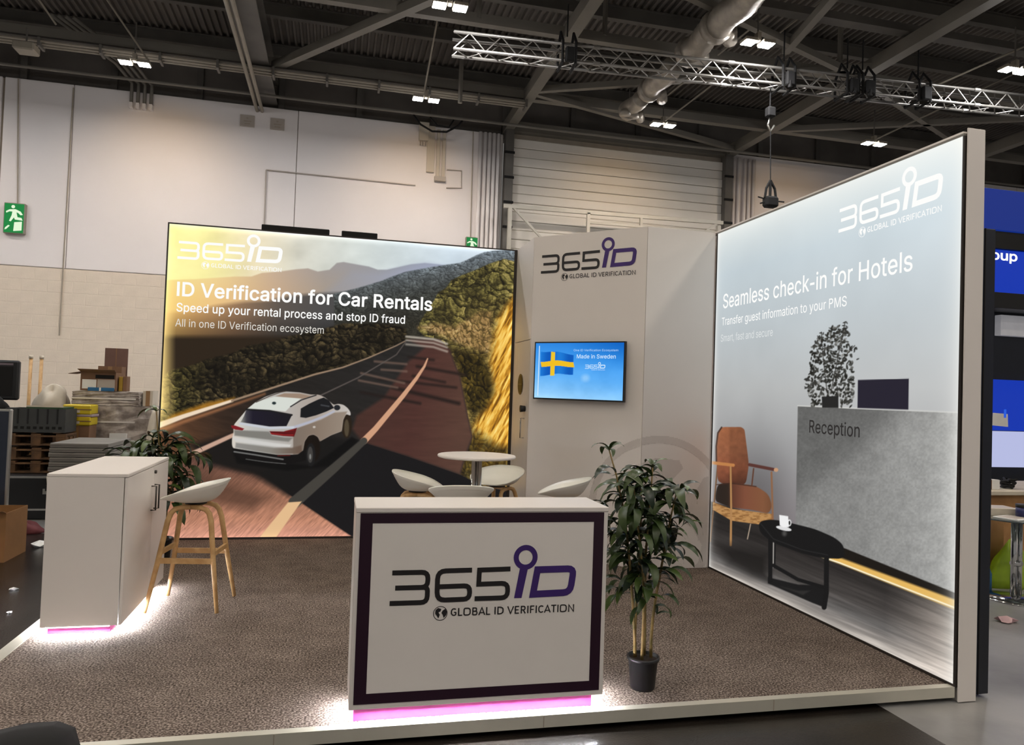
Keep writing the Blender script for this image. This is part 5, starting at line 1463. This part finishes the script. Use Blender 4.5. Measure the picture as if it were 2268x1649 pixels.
def potted(name, label, cx, cy, pot_r, pot_h, canes, tops, nleaf, seed, spread, zlo, zhi, ls=1.0):
    random.seed(seed)
    org = (cx, cy, 0)
    t = thing(name, label, 'plant', org)
    G().lathe([(pot_r * 0.74, 0.001), (pot_r * 0.80, 0.01), (pot_r * 0.95, pot_h * 0.88), (pot_r * 1.06, pot_h * 0.90), (pot_r * 1.06, pot_h), (pot_r * 0.98, pot_h), (pot_r * 0.94, pot_h * 0.9)], org, 28).build('pot', m_pot, t, True)
    G().lathe([(0.001, pot_h * 0.93), (pot_r * 0.5, pot_h * 0.96), (pot_r * 0.95, pot_h * 0.90)], org, 20, cap=False).build('soil', m_soil, t, True)
    paths = []
    for (bx, by), (tx, ty, tz) in zip(canes, tops):
        pts = []
        for i in range(9):
            s = i / 8
            e = s * s
            pts.append((cx + bx + (tx - bx) * e + 0.006 * math.sin(7 * s + bx * 90), cy + by + (ty - by) * e, pot_h * 0.9 + (tz - pot_h * 0.9) * s))
        G().tube(pts, 0.0095, 6, 0.004).build('stem', m_cane, t, True)
        paths.append(pts)
    for i in range(nleaf):
        pts = random.choice(paths)
        zz = zlo + (zhi - zlo) * random.betavariate(1.9, 1.35)
        zz = min(zz, pts[-1][2])
        q = min(7, max(0, int((zz - pts[0][2]) / (pts[-1][2] - pts[0][2]) * 8)))
        s = (zz - pts[q][2]) / (pts[q + 1][2] - pts[q][2])
        b_ = [pts[q][k] + (pts[q + 1][k] - pts[q][k]) * s for k in range(3)]
        az = random.uniform(0, 2 * math.pi)
        rr = random.uniform(0.0, spread) * (0.4 + 0.6 * min(1, (zhi - zz) / (zhi - zlo) * 3 + 0.25))
        add_leaf(t, org, (b_[0] + rr * math.cos(az), b_[1] + rr * math.sin(az), zz + random.uniform(0, 0.05)), az + random.uniform(-0.6, 0.6), random.uniform(-0.4, 0.5), ls * random.uniform(0.65, 1.1) * (0.7 if zz < 0.45 else 1), random.randrange(6))
    for pts in paths:
        for k in range(5):
            add_leaf(t, org, pts[-1], 2 * math.pi * k / 5 + random.random(), random.uniform(-0.7, 0.1), ls * random.uniform(0.45, 0.75), random.choice((0, 1, 5)))
    return t
potted('bamboo_plant', 'leafy artificial bamboo in a black pot beside the logo counter', 1.60, 3.60, 0.079, 0.165,
       ((-0.045, 0.01), (-0.015, -0.03), (0.012, 0.03), (0.04, -0.01), (-0.03, 0.035)), ((-0.215, 0.02, 1.22), (-0.10, -0.06, 1.03), (0.03, 0.03, 1.13), (0.15, -0.03, 1.0), (0.02, 0.12, 1.05)), 265, 3, 0.105, 0.33, 1.10)
potted('bamboo_plant', 'leafy potted plant behind the white cabinet at the edge of the car picture', -1.36, 6.72, 0.085, 0.19,
       ((-0.03, 0.0), (0.02, 0.02), (0.0, -0.03), (-0.02, 0.03)), ((-0.09, 0.03, 1.24), (0.10, 0.0, 0.84), (-0.22, -0.05, 0.92), (-0.10, 0.0, 1.02)), 210, 9, 0.17, 0.35, 1.02, 1.3)

# ================================================================== THINGS AROUND THE STAND
m_card = mat('cardboard', (170, 128, 82), rough=0.85, rgb2=(146, 106, 66), scale=4, bump=0.1)
m_cardd = mat('cardboard_brown', (128, 96, 72), rough=0.85, var=0.15)
m_film = mat('stretch_film', (186, 176, 168), rough=0.25, rgb2=(128, 118, 112), scale=9, bump=0.9, bscale=9, detail=8)
m_pal = mat('pallet_wood', (112, 82, 54), rough=0.85, rgb2=(76, 55, 37), scale=10)  # wood darkened to carry the shadow over the stacked clutter
m_yel = mat('yellow_plastic', (206, 182, 30), rough=0.4, var=0.12)
m_grn = mat('green_crate', (46, 78, 48), rough=0.5, var=0.2)
m_blue = mat('blue_plastic', (38, 104, 152), rough=0.45)
m_grey = mat('grey_crate', (58, 60, 60), rough=0.6, var=0.2)  # crate grey darkened too, shadow of the stack put into the colour
m_slab = mat('grey_board', (126, 122, 116), rough=0.6, var=0.2, scale=3)
m_paper = mat('paper', (232, 232, 230), rough=0.7, var=0.06)
m_red = mat('red_cloth', (98, 40, 44), rough=0.8)
m_offwhite = mat('off_white', (206, 196, 178), rough=0.6, var=0.1)

def pallet(x0, x1, y0, y1, z, label, group):
    t = thing('wooden_pallet', label, 'pallet', ((x0 + x1) / 2, (y0 + y1) / 2, z), group)
    w = (x1 - x0)
    for k in range(3):
        yy = y0 + (y1 - y0 - 0.09) * k / 2
        G().box(x0, x1, yy, yy + 0.09, z, z + 0.018).build('bottom_board', m_pal, t)
    for i in range(3):
        for k in range(3):
            xx, yy = x0 + (w - 0.10) * i / 2, y0 + (y1 - y0 - 0.10) * k / 2
            G().box(xx, xx + 0.10, yy, yy + 0.10, z + 0.018, z + 0.095).build('block', m_pal, t)
    for k in range(5):
        yy = y0 + (y1 - y0 - 0.10) * k / 4
        G().bevbox(x0, x1, yy, yy + 0.10, z + 0.095, z + 0.115, 0.003).build('top_board', m_pal, t)
    for i in range(3):
        xx = x0 + (w - 0.10) * i / 2
        G().box(xx, xx + 0.10, y0, y1, z + 0.115, z + 0.133).build('bearer', m_pal, t)
    return t
# black flight case, pallets and crates stacked on it
t = thing('flight_case', 'black case at the bottom of the pallet stack', 'case', (-3.28, 9.5, FZ))
G().bevbox(-3.62, -2.98, 9.2, 9.82, FZ, 0.40, 0.01).build('case_body', m_black, t)
for z in (0.02, 0.375):
    G().box(-3.625, -2.975, 9.195, 9.205, z, z + 0.02).build('edge_strip', m_alu, t)
for x in (-3.5, -3.1):
    G().box(x, x + 0.06, 9.188, 9.2, 0.2, 0.26).build('latch', m_alu, t)
G().tube([(-3.05, 9.19, 0.40), (-3.03, 9.16, 0.3), (-3.04, 9.17, 0.22)], 0.02, 6).build('rag_strap', m_offwhite, t, True)
pallet(-3.58, -2.97, 9.45, 9.82, 0.405, 'lowest wooden pallet of the stack, on the black case', 'stack of wooden pallets')
pallet(-3.58, -2.97, 9.46, 9.82, 0.555, 'middle wooden pallet of the stack behind the cabinet', 'stack of wooden pallets')
pallet(-3.59, -2.98, 9.45, 9.82, 0.715, 'topmost wooden pallet of the stack, under the grey crate', 'stack of wooden pallets')
t = thing('plastic_crate', 'dark grey plastic crate with a row of slots, on the pallets', 'crate', (-3.28, 9.62, 0.86))
for y in (9.44, 9.805):
    G().box(-3.60, -2.99, y, y + 0.015, 0.862, 1.13).build('long_side', m_grey, t)
for x in (-3.60, -3.005):
    G().box(x, x + 0.015, 9.455, 9.805, 0.862, 1.13).build('short_side', m_grey, t)
G().box(-3.585, -3.005, 9.455, 9.805, 0.862, 0.875).build('crate_floor', m_grey, t)
for k in range(9):
    G().box(-3.57 + k * 0.064, -3.535 + k * 0.064, 9.436, 9.44, 0.90, 0.93).build('slot', m_blackm, t)
for k in range(6):
    G().box(-3.58 + k * 0.1, -3.565 + k * 0.1, 9.432, 9.44, 0.96, 1.13).build('rib', m_black, t)
t = thing('folding_box', 'green folding box lid lying on the grey crate', 'lid', (-3.2, 9.6, 1.13))
G().box(-3.40, -3.02, 9.46, 9.81, 1.131, 1.15).build('lid_board', m_grn, t)
G().box(-3.395, -3.025, 9.455, 9.47, 1.15, 1.168).build('lid_rim', m_offwhite, t)
# old monitor
t = thing('monitor', 'black television standing screen forward on the pallet stack', 'television', (-3.95, 10.1, 1.1))
G().bevbox(-4.55, -3.74, 10.12, 10.2, 1.20, 1.68, 0.02).build('case', m_black, t)
G().box(-4.50, -3.80, 10.113, 10.121, 1.25, 1.60).build('screen', m_blackm, t)
G().box(-4.50, -3.80, 10.112, 10.121, 1.62, 1.645).build('silver_band', mat('silver_band', (120, 108, 116), rough=0.3), t)
G().box(-4.35, -3.95, 10.0, 10.3, 1.10, 1.125).build('foot', m_black, t)
G().box(-4.2, -4.1, 10.13, 10.18, 1.12, 1.22).build('neck', m_black, t)
t = thing('trestle', 'dark trestle box carrying the black television', 'box', (-4.15, 10.15, FZ))
G().bevbox(-4.6, -3.64, 9.9, 10.5, FZ, 1.10, 0.01).build('box_body', m_black, t)
for z in (0.3, 0.7):
    G().box(-4.61, -3.63, 9.895, 9.905, z, z + 0.02).build('seam_strip', m_beam2, t)
def heap(name, label, cat, c, s, m, seed):
    r = np.random.default_rng(seed)
    g = G()
    nu, nv = 18, 9
    vv, ff = [], []
    ph = r.random(6) * 6.28
    for i in range(nv + 1):
        e = math.pi / 2 * i / nv
        for j in range(nu):
            a = 2 * math.pi * j / nu
            k = 1 + 0.14 * math.sin(3 * a + ph[0] + 2 * e) + 0.10 * math.sin(5 * a + ph[1] - 3 * e) + 0.06 * math.sin(9 * a + ph[2] + 5 * e)
            vv.append((c[0] + s[0] * k * math.cos(e) * math.cos(a), c[1] + s[1] * k * math.cos(e) * math.sin(a), c[2] + 0.001 + s[2] * (math.sin(e) * (1 + 0.2 * math.sin(2 * a + ph[3])))))
    for i in range(nv):
        for j in range(nu):
            a, b2 = i * nu + j, i * nu + (j + 1) % nu
            ff.append((a, b2, b2 + nu, a + nu))
    ff.append(tuple(range(nu - 1, -1, -1)))
    g.add(vv, ff)
    o = g.build(name, m, None, True)
    tag(o, label, cat)
    return o
heap('black_cloth', 'crumpled black cloth heaped in front of the black television', 'cloth', (-3.80, 9.75, 1.10), (0.10, 0.12, 0.14), m_blackm, 3)
heap('white_sack', 'pale plastic sack lying behind the grey crate', 'sack', (-3.47, 10.47, 1.10), (0.19, 0.15, 0.26), m_offwhite, 5)
heap('red_cloth', 'red cloth lying by the screen edge on the dark floor', 'cloth', (-2.98, 8.45, FZ), (0.16, 0.14, 0.10), m_red, 8)
t = thing('support_box', 'dark box under the pale plastic sack', 'box', (-3.45, 10.5, FZ))
G().bevbox(-3.62, -3.25, 10.25, 10.7, FZ, 1.10, 0.01).build('box_body', m_cardd, t)
G().box(-3.625, -3.245, 10.245, 10.25, 0.5, 0.56).build('tape', m_card, t)
for x, lb in ((-3.935, 'pale wooden pole leaning against the wall, beside the black television'), (-3.81, 'pale wooden pole leaning against the wall, further from the black television')):
    t = thing('wooden_pole', lb, 'pole', (x, 11, FZ), 'pair of upright poles')
    G().tube([(x, 11.0, FZ), (x, 11.02, 1.73)], 0.021, 8).build('shaft', m_wood, t, True)
    G().tube([(x, 11.02, 1.73), (x, 11.02, 1.775)], 0.026, 8).build('end_cap', m_offwhite, t, True)
# yellow boxes
for z0, z1, lb in ((1.06, 1.175, 'upper of the two flat yellow cases beside the wrapped pallet'), (0.927, 1.03, 'lower of the two flat yellow cases beside the wrapped pallet')):
    t = thing('yellow_case', lb, 'case', (-3.0, 10.0, z0), 'flat yellow cases')
    G().bevbox(-3.16, -2.85, 9.86, 10.14, z0, z1, 0.012).build('case_body', m_yel, t)
    G().box(-3.165, -2.845, 9.855, 9.862, (z0 + z1) / 2 - 0.006, (z0 + z1) / 2 + 0.006).build('seam', m_cardd, t)
    G().box(-3.04, -2.97, 9.852, 9.862, z0 + 0.02, z0 + 0.05).build('latch', m_offwhite, t)
t = thing('spacer_board', 'thin purple-grey board between the yellow cases', 'board', (-3.0, 10, 1.03))
G().box(-3.17, -2.84, 9.87, 10.14, 1.031, 1.045).build('board_core', mat('mauve_board', (150, 128, 140), rough=0.7), t)
G().box(-3.17, -2.84, 9.87, 10.14, 1.045, 1.059).build('board_face', mat('pale_board', (186, 172, 170), rough=0.7), t)
t = thing('carton', 'brown carton carrying the yellow cases', 'box', (-3.0, 9.95, FZ))
G().bevbox(-3.15, -2.86, 9.88, 10.14, FZ, 0.926, 0.006).build('carton_body', m_cardd, t)
G().box(-3.03, -2.98, 9.876, 9.882, FZ, 0.926).build('tape', m_card, t)
# stretch-wrapped pallet load
t = thing('wrapped_load', 'pallet load of cartons wrapped in glossy stretch film', 'pallet load', (-2.7, 10.5, FZ))
def wavy(x0, x1, y0, y1, z0, z1, seed, name):
    r = np.random.default_rng(seed)
    vv, ff, nu, nv = [], [], 28, 12
    per = [(x0, y0), (x1, y0), (x1, y1), (x0, y1)]
    for i in range(nv + 1):
        for j in range(nu):
            s = j / nu * 4
            k = int(s) % 4
            a, b2 = per[k], per[(k + 1) % 4]
            q = s - int(s)
            d = 0.012 * (r.random() - 0.5)
            vv.append((a[0] + (b2[0] - a[0]) * q + d, a[1] + (b2[1] - a[1]) * q + d * 2, z0 + (z1 - z0) * i / nv))
    for i in range(nv):
        for j in range(nu):
            a, b2 = i * nu + j, i * nu + (j + 1) % nu
            ff.append((a, b2, b2 + nu, a + nu))
    ff.append(tuple(nv * nu + j for j in range(nu)))
    ff.append(tuple(range(nu - 1, -1, -1)))
    g = G(); g.add(vv, ff)
    return g.build(name, m_film, t)
wavy(-3.19, -2.26, 10.2, 10.8, 0.55, 1.16, 2, 'lower_carton')
wavy(-3.17, -2.41, 10.2, 10.8, 1.165, 1.34, 4, 'upper_carton')
for k in range(3):
    G().box(-3.18 + 0.38 * k, -3.04 + 0.38 * k, 10.2, 10.8, FZ, 0.40).build('pallet_block', m_pal, t)
for k in range(4):
    G().box(-3.20, -2.24, 10.2 + 0.16 * k, 10.3 + 0.16 * k, 0.40, 0.55).build('pallet_board', m_pal, t)
for z in (0.72, 0.95, 1.24):
    G().box(-3.17, -2.44, 10.183, 10.188, z, z + 0.02).build('film_fold', mat('film_shine', (226, 220, 214), rough=0.12), t)
G().box(-2.72, -2.52, 10.17, 10.19, 0.66, 0.82).build('film_tail', m_paper, t)
def carton(name, label, x0, x1, y0, y1, z0, z1, m, flaps=True, tape=True, group=None, print_=None):
    t = thing(name, label, 'box', ((x0 + x1) / 2, (y0 + y1) / 2, z0), group)
    th = 0.006
    for y in (y0, y1 - th):
        G().box(x0, x1, y, y + th, z0, z1).build('long_side', m, t)
    for x in (x0, x1 - th):
        G().box(x, x + th, y0 + th, y1 - th, z0, z1).build('short_side', m, t)
    G().box(x0 + th, x1 - th, y0 + th, y1 - th, z0, z0 + th).build('carton_base', m, t)
    if flaps:
        w = x1 - x0
        G().add([(x0, y0, z1), (x1, y0, z1), (x1 + 0.01, y0 - 0.10, z1 + 0.03), (x0 - 0.01, y0 - 0.10, z1 + 0.03), (x0, y0, z1 + 0.006), (x1, y0, z1 + 0.006), (x1 + 0.01, y0 - 0.10, z1 + 0.036), (x0 - 0.01, y0 - 0.10, z1 + 0.036)],
                [(0, 1, 2, 3), (4, 7, 6, 5), (0, 3, 7, 4), (1, 5, 6, 2), (2, 6, 7, 3), (0, 4, 5, 1)]).build('flap', m, t)
        G().add([(x0, y0, z1), (x0, y1, z1), (x0 - 0.14, y1, z1 - 0.03), (x0 - 0.14, y0, z1 - 0.03), (x0, y0, z1 + 0.006), (x0, y1, z1 + 0.006), (x0 - 0.14, y1, z1 - 0.024), (x0 - 0.14, y0, z1 - 0.024)],
                [(0, 1, 2, 3), (4, 7, 6, 5), (0, 3, 7, 4), (1, 5, 6, 2), (2, 6, 7, 3), (0, 4, 5, 1)]).build('flap', m, t)
    if tape:
        G().box((x0 + x1) / 2 - 0.025, (x0 + x1) / 2 + 0.025, y0 - 0.002, y0, z0, z1).build('tape', mat('parcel_tape', (150, 116, 80), rough=0.3), t)
    if print_:
        for a, b2, c_, d, pm in print_:
            G().box(x0 + (x1 - x0) * a, x0 + (x1 - x0) * b2, y0 - 0.0025, y0 - 0.0005, z0 + (z1 - z0) * c_, z0 + (z1 - z0) * d).build('printed_label', pm, t)
    return t
carton('open_carton', 'open brown carton with a pale printed label, on top of the wrapped load', -3.09, -2.69, 10.22, 10.55, 1.345, 1.575, m_cardd, True, False, None, ((0.05, 0.45, 0.1, 0.6, m_paper), (0.48, 0.98, 0.1, 0.62, m_plate), (0.42, 0.96, 0.66, 0.86, m_blackm)))
carton('tall_carton', 'tall brown carton with raised flap behind the labelled carton', -3.0, -2.72, 10.58, 10.78, 1.345, 1.66, m_cardd, False, True)
t = thing('card_sheet', 'upright brown cardboard sheet standing behind the cartons', 'cardboard', (-2.84, 10.79, 1.345))
G().bevbox(-2.985, -2.705, 10.785, 10.80, 1.345, 1.905, 0.003).build('sheet', mat('cardboard_dark', (112, 84, 74), rough=0.85), t)
G().box(-2.85, -2.845, 10.783, 10.786, 1.345, 1.905).build('crease', m_card, t)
t = thing('yellow_roll_box', 'small yellow and brown box beside the labelled carton', 'box', (-2.62, 10.4, 1.345))
G().bevbox(-2.675, -2.63, 10.3, 10.45, 1.345, 1.53, 0.004).build('yellow_half', mat('mustard', (172, 138, 40), rough=0.6), t)
G().bevbox(-2.628, -2.58, 10.3, 10.45, 1.345, 1.535, 0.004).build('brown_half', m_cardd, t)
t = thing('blue_strap_roll', 'flat blue bundle lying in front of the labelled carton', 'bundle', (-2.7, 10.12, 1.34))
G().bevbox(-3.0, -2.70, 10.205, 10.216, 1.342, 1.385, 0.003).build('bundle_body', m_blue, t)
G().box(-2.87, -2.85, 10.203, 10.206, 1.342, 1.385).build('band', m_paper, t)
carton('white_carton', 'white carton standing beyond the wrapped load beside the car picture', -2.385, -2.27, 10.3, 10.6, 1.165, 1.36, m_offwhite, False, True)
heap('white_bin_bag', 'pale bag slumped at the end of the wrapped load', 'bag', (-2.15, 10.0, FZ), (0.13, 0.13, 1.05), m_offwhite, 12)
# stack of grey boards
t0 = None
for k in range(9):
    t = thing('grey_board', ['lowest of the grey boards stacked behind the cabinet', 'second grey board from the bottom of the stack', 'third grey board from the bottom of the stack', 'fourth grey board from the bottom of the stack', 'middle grey board of the stack', 'fourth grey board from the top of the stack', 'third grey board from the top of the stack', 'second grey board from the top of the stack', 'topmost of the grey boards stacked behind the cabinet'][k], 'board', (-2.6, 9.0, 0.36 + 0.05 * k), 'stack of grey boards')
    z = 0.36 + 0.05 * k
    G().bevbox(-2.90 + 0.006 * (k % 3), -2.33, 8.7, 9.6, z, z + 0.044, 0.003).build('board_body', m_slab, t)
    G().box(-2.89, -2.34, 8.697, 8.70, z + 0.016, z + 0.026).build('edge_groove', m_beam2, t)
t = thing('board_trolley', 'low dark trolley under the stack of grey boards', 'trolley', (-2.6, 9.1, FZ))
G().box(-2.92, -2.32, 8.72, 9.6, 0.30, 0.358).build('deck', m_black, t)
for x in (-2.88, -2.42):
    for y in (8.76, 9.46):
        G().tube([(x, y + 0.05, FZ + 0.06), (x + 0.04, y + 0.05, FZ + 0.06)], 0.059, 14).build('wheel', m_blackm, t)
        G().box(x, x + 0.04, y, y + 0.1, FZ + 0.12, 0.30).build('castor_fork', m_beam2, t)
# floor cartons, leaning screen, scrap
carton('floor_carton', 'brown carton on the hall floor beside the cabinet, one flap torn open', -3.14, -2.66, 7.1, 7.55, FZ + 0.001, 0.335, mat('cardboard_floor', (140, 100, 58), rough=0.85, var=0.15), True, True)
t = thing('display_screen', 'tall dark display screen with pale frame at the picture edge', 'screen', (-3.2, 7.9, FZ))
G().bevbox(-3.55, -2.955, 7.88, 7.93, 0.25, 1.18, 0.008).build('screen_case', m_alu, t)
G().box(-3.53, -2.975, 7.873, 7.881, 0.27, 1.16).build('screen_glass', mat('screen_dark', (44, 50, 62), rough=0.15), t)
for x in (-3.45, -3.05):
    G().box(x, x + 0.03, 7.8, 8.02, FZ, 0.25).build('stand_leg', m_beam2, t)
def scrap(name, label, x, y, z, s, m, seed):
    r = np.random.default_rng(seed)
    g = G()
    vv = [(x, y, z + s * 0.7)]
    n = 11
    for i in range(n):
        a = 2 * math.pi * i / n
        k = s * (0.5 + 0.7 * r.random())
        vv.append((x + k * math.cos(a), y + k * math.sin(a), z + 0.002 + s * 0.55 * r.random()))
    for i in range(n):
        a = 2 * math.pi * i / n
        vv.append((x + 0.5 * s * math.cos(a), y + 0.5 * s * math.sin(a), z + 0.001))
    ff = [(0, 1 + i, 1 + (i + 1) % n) for i in range(n)] + [(1 + i, 1 + n + i, 1 + n + (i + 1) % n, 1 + (i + 1) % n) for i in range(n)] + [tuple(range(2 * n, n, -1))]
    g.add(vv, ff)
    return tag(g.build(name, m), label, 'scrap')
scrap('crumpled_paper', 'crumpled white paper on the floor beside the brown carton', -2.62, 7.75, FZ, 0.085, m_paper, 2)
scrap('paper_scrap', 'small white scrap on the dark floor near the cabinet foot', -2.25, 6.2, FZ, 0.03, m_paper, 4)
scrap('paper_scrap', 'tiny pale crumb on the floor by the platform corner', -2.05, 5.6, FZ, 0.02, m_paper, 6)
# black bag in the foreground
t = thing('black_bag', 'black soft bag with handles in the nearest corner, before the platform', 'bag', (-1.0, 2.85, FZ))
g = G()
prof = [(-0.30, 0.0), (-0.31, 0.16), (-0.28, 0.30), (-0.21, 0.355), (-0.10, 0.35), (0.0, 0.372), (0.10, 0.372), (0.155, 0.345), (0.18, 0.26), (0.20, 0.0)]
vv, ff, nn = [], [], len(prof)
for j, (yy, k) in enumerate(((-0.13, 0.82), (-0.10, 0.96), (0.0, 1.0), (0.10, 0.96), (0.13, 0.82))):
    for x, z in prof:
        vv.append((-1.01 + x * (0.9 + 0.1 * k), 2.86 + yy, FZ + 0.001 + z * k))
for j in range(4):
    for i in range(nn - 1):
        a = j * nn + i
        ff.append((a, a + 1, a + 1 + nn, a + nn))
    ff.append((j * nn, j * nn + nn, j * nn + 2 * nn - 1, j * nn + nn - 1))
ff += [tuple(range(nn)), tuple(range(5 * nn - 1, 4 * nn - 1, -1))]
g.add(vv, ff)
g.build('bag_body', m_blackm, t, True)
G().tube([(-1.30, 2.82, 0.24), (-1.27, 2.80, 0.30), (-1.17, 2.79, 0.335), (-1.10, 2.80, 0.30), (-1.09, 2.82, 0.24)], 0.013, 8).build('handle', m_black, t, True)
G().tube([(-0.82, 2.735, 0.20), (-0.9, 2.725, 0.23), (-1.2, 2.725, 0.22)], 0.008, 6).build('zip', m_beam2, t, True)

# ------------------------------------------------------------------ the neighbouring stand
m_navy = mat('navy_panel', (16, 20, 34), rough=0.35, var=0.2)
t = thing('black_partition', 'dark navy partition standing back to back with the hotel wall', 'partition', (3.49, 4.8, FZ))
G().bevbox(3.432, 3.545, 3.385, 6.6, FZ + 0.02, 2.50, 0.004).build('panel', m_navy, t)
G().box(3.470, 3.476, 3.382, 3.386, FZ + 0.02, 2.50).build('joint_line', m_blackm, t)
for y in (3.5, 6.4):
    G().lathe([(0.025, 0.0), (0.025, 0.012), (0.01, 0.012), (0.01, 0.02)], (3.49, y, FZ), 12).build('levelling_foot', m_alu, t)
m_bluep = glow('lit_blue', (8, 52, 176), 0.95, False)
m_bluep2 = mat('blue_panel', (18, 52, 168), rough=0.5, var=0.05, emit=0.35)
nb = thing('neighbour_wall', 'blue and white rear wall of the neighbouring stand with lit lettering', 'display wall', (8.9, 8.2, FZ))
def nbox(x0, x1, z0, z1, y, d, name, m):
    return G().bevbox(x0, x1, y, y + d, z0, z1, 0.004).build(name, m, nb)
nbox(6.6, 11.5, FZ, 4.30, 8.10, 0.08, 'back_panel', m_navy)
nbox(6.6, 11.5, 3.86, 4.40, 8.0, 0.1, 'blue_fascia', glow('fascia_blue', (18, 46, 132), 0.9, False))
nbox(6.6, 11.5, 3.62, 3.85, 8.02, 0.08, 'black_band', m_black)
nbox(6.6, 11.5, 2.99, 3.61, 8.04, 0.06, 'blue_sign', m_bluep)
nbox(6.6, 11.5, 2.78, 2.98, 7.7, 0.4, 'dark_shelf', m_black)
nbox(8.46, 11.5, 2.47, 2.74, 7.98, 0.1, 'white_box', mat('lit_white_box', (190, 190, 196), rough=0.5, emit=0.25))
nbox(6.6, 11.5, 1.22, 1.89, 8.04, 0.06, 'blue_panel', m_bluep)
nbox(6.6, 11.5, 0.74, 1.21, 8.03, 0.07, 'white_panel', glow('white_lit_panel', (190, 196, 236), 0.9, False))
FN = Frame((0, 8.04, 0), (1, 0, 0), (0, -1, 0))
rr = lambda cx, cy: ring(cx, cy, 0.065, 0.036, 20)
flat(FN, text_loops('oup', 8.345, 8.765, 3.475, 0.12, 14, 0), 0.004, 'lit_lettering', glow('sign_white', (250, 252, 255), 2.5, False), nb)
flat(FN, [[[(8.40, 1.285), (8.66, 1.27), (8.65, 1.44), (8.41, 1.45)]]], 0.004, 'taped_sheet', m_paper, nb)
flat(FN, [[[(8.585, 1.39), (8.625, 1.39), (8.625, 1.50), (8.585, 1.50)]]], 0.006, 'blue_tape', glow('tape_blue', (40, 96, 226), 0.9, False), nb)
# glass table with clutter
t = thing('glass_table', 'round glass table on a chrome post at the neighbouring stand', 'table', (5.55, 5.08, FZ))
m_glass = mat('glass', (210, 224, 226), rough=0.03, trans=0.9, var=0.02)
G().lathe([(0.42, 0.60), (0.425, 0.606), (0.42, 0.612)], (5.62, 5.08, 0), 40).build('glass_top', m_glass, t)
for dx in (-0.03, 0.03):
    G().tube([(5.58 + dx, 5.08, FZ + 0.02), (5.58 + dx, 5.08, 0.60)], 0.022, 12).build('post', m_chrome, t, True)
G().tube([(5.54, 5.08, 0.22), (5.62, 5.08, 0.22)], 0.03, 10).build('clamp', m_chrome, t, True)
G().lathe([(0.24, 0.001), (0.24, 0.012), (0.05, 0.04)], (5.58, 5.08, FZ), 32).build('foot_plate', m_chrome, t, True)
def sheet(name, label, x0, x1, y0, y1, z, rot, m, th=0.012):
    o = thing(name, label, 'paper', ((x0 + x1) / 2, (y0 + y1) / 2, z))
    G().bevbox(x0, x1, y0, y1, z, z + th, 0.002).build('leaves', m, o)
    G().box(x0 + 0.02, x1 - 0.02, y0 + 0.02, y1 - 0.02, z + th, z + th + 0.001).build('cover_print', m_plate, o)
    o.rotation_euler = (0, 0, rot)
    return o
sheet('magazine', 'white magazine lying flat on the glass table', 5.28, 5.52, 4.86, 5.05, 0.613, 0.3, m_paper)
sheet('brochure_stack', 'stack of pale brochures on the glass table', 5.35, 5.62, 5.08, 5.30, 0.613, -0.2, m_offwhite, 0.06)
t = thing('blue_bottle_cap', 'small navy tin with black lid on the glass table', 'tin', (5.50, 4.98, 0.626))
G().lathe([(0.045, 0.0), (0.045, 0.075)], (5.53, 4.99, 0.626), 20).build('tin_body', mat('tin_navy', (48, 56, 110), rough=0.35), t, True)
G().lathe([(0.047, 0.075), (0.047, 0.10)], (5.53, 4.99, 0.626), 20).build('tin_lid', m_black, t, True)
t = thing('wall_counter', 'cluttered pale counter against the neighbouring wall', 'counter', (7.6, 7.0, FZ))
G().bevbox(6.2, 8.8, 6.3, 6.36, FZ, 0.62, 0.004).build('front_board', m_card, t)
G().bevbox(6.15, 8.85, 6.25, 7.2, 0.62, 0.66, 0.004).build('worktop', m_offwhite, t)
G().bevbox(6.2, 8.8, 7.1, 7.16, FZ, 0.62, 0.004).build('rear_board', m_card, t)
t = thing('cable_pile', 'tangle of dark cable on the cluttered counter', 'cable', (7.02, 6.5, 0.66))
for k in range(5):
    G().tube([(7.02 + 0.08 * math.cos(a * 0.9 + k), 6.5 + 0.09 * math.sin(a * 1.1 + k), 0.68 + 0.018 * k + 0.01 * math.sin(a * 2)) for a in range(9)], 0.012, 6).build('loop', m_blackm, t, True)
carton('counter_carton', 'flat white carton on the cluttered counter', 6.55, 6.80, 6.4, 6.65, 0.661, 0.76, m_paper, False, True)
carton('brown_carton', 'brown carton standing under the glass table beside the post', 5.62, 5.95, 5.55, 5.85, FZ + 0.001, 0.50, m_card, False, True)
heap('green_bag', 'lime green plastic bag slumped behind the chrome table post', 'bag', (5.92, 5.45, FZ), (0.20, 0.10, 0.36), mat('lime_bag', (166, 196, 40), rough=0.35, var=0.2), 21)
t = thing('blue_cone', 'small blue pointed bottle standing beside the green bag', 'bottle', (5.58, 5.38, FZ))
G().lathe([(0.05, 0.0), (0.05, 0.14), (0.015, 0.24), (0.012, 0.27)], (5.60, 5.40, FZ), 16).build('bottle_body', m_blue, t, True)
G().lathe([(0.014, 0.27), (0.014, 0.30)], (5.60, 5.40, FZ), 12).build('bottle_cap', m_paper, t, True)
scrap('plastic_wrapper', 'crumpled clear and pink wrapper on the grey floor by the navy partition', 4.92, 4.55, FZ, 0.07, mat('wrapper', (214, 176, 180), rough=0.2), 31)
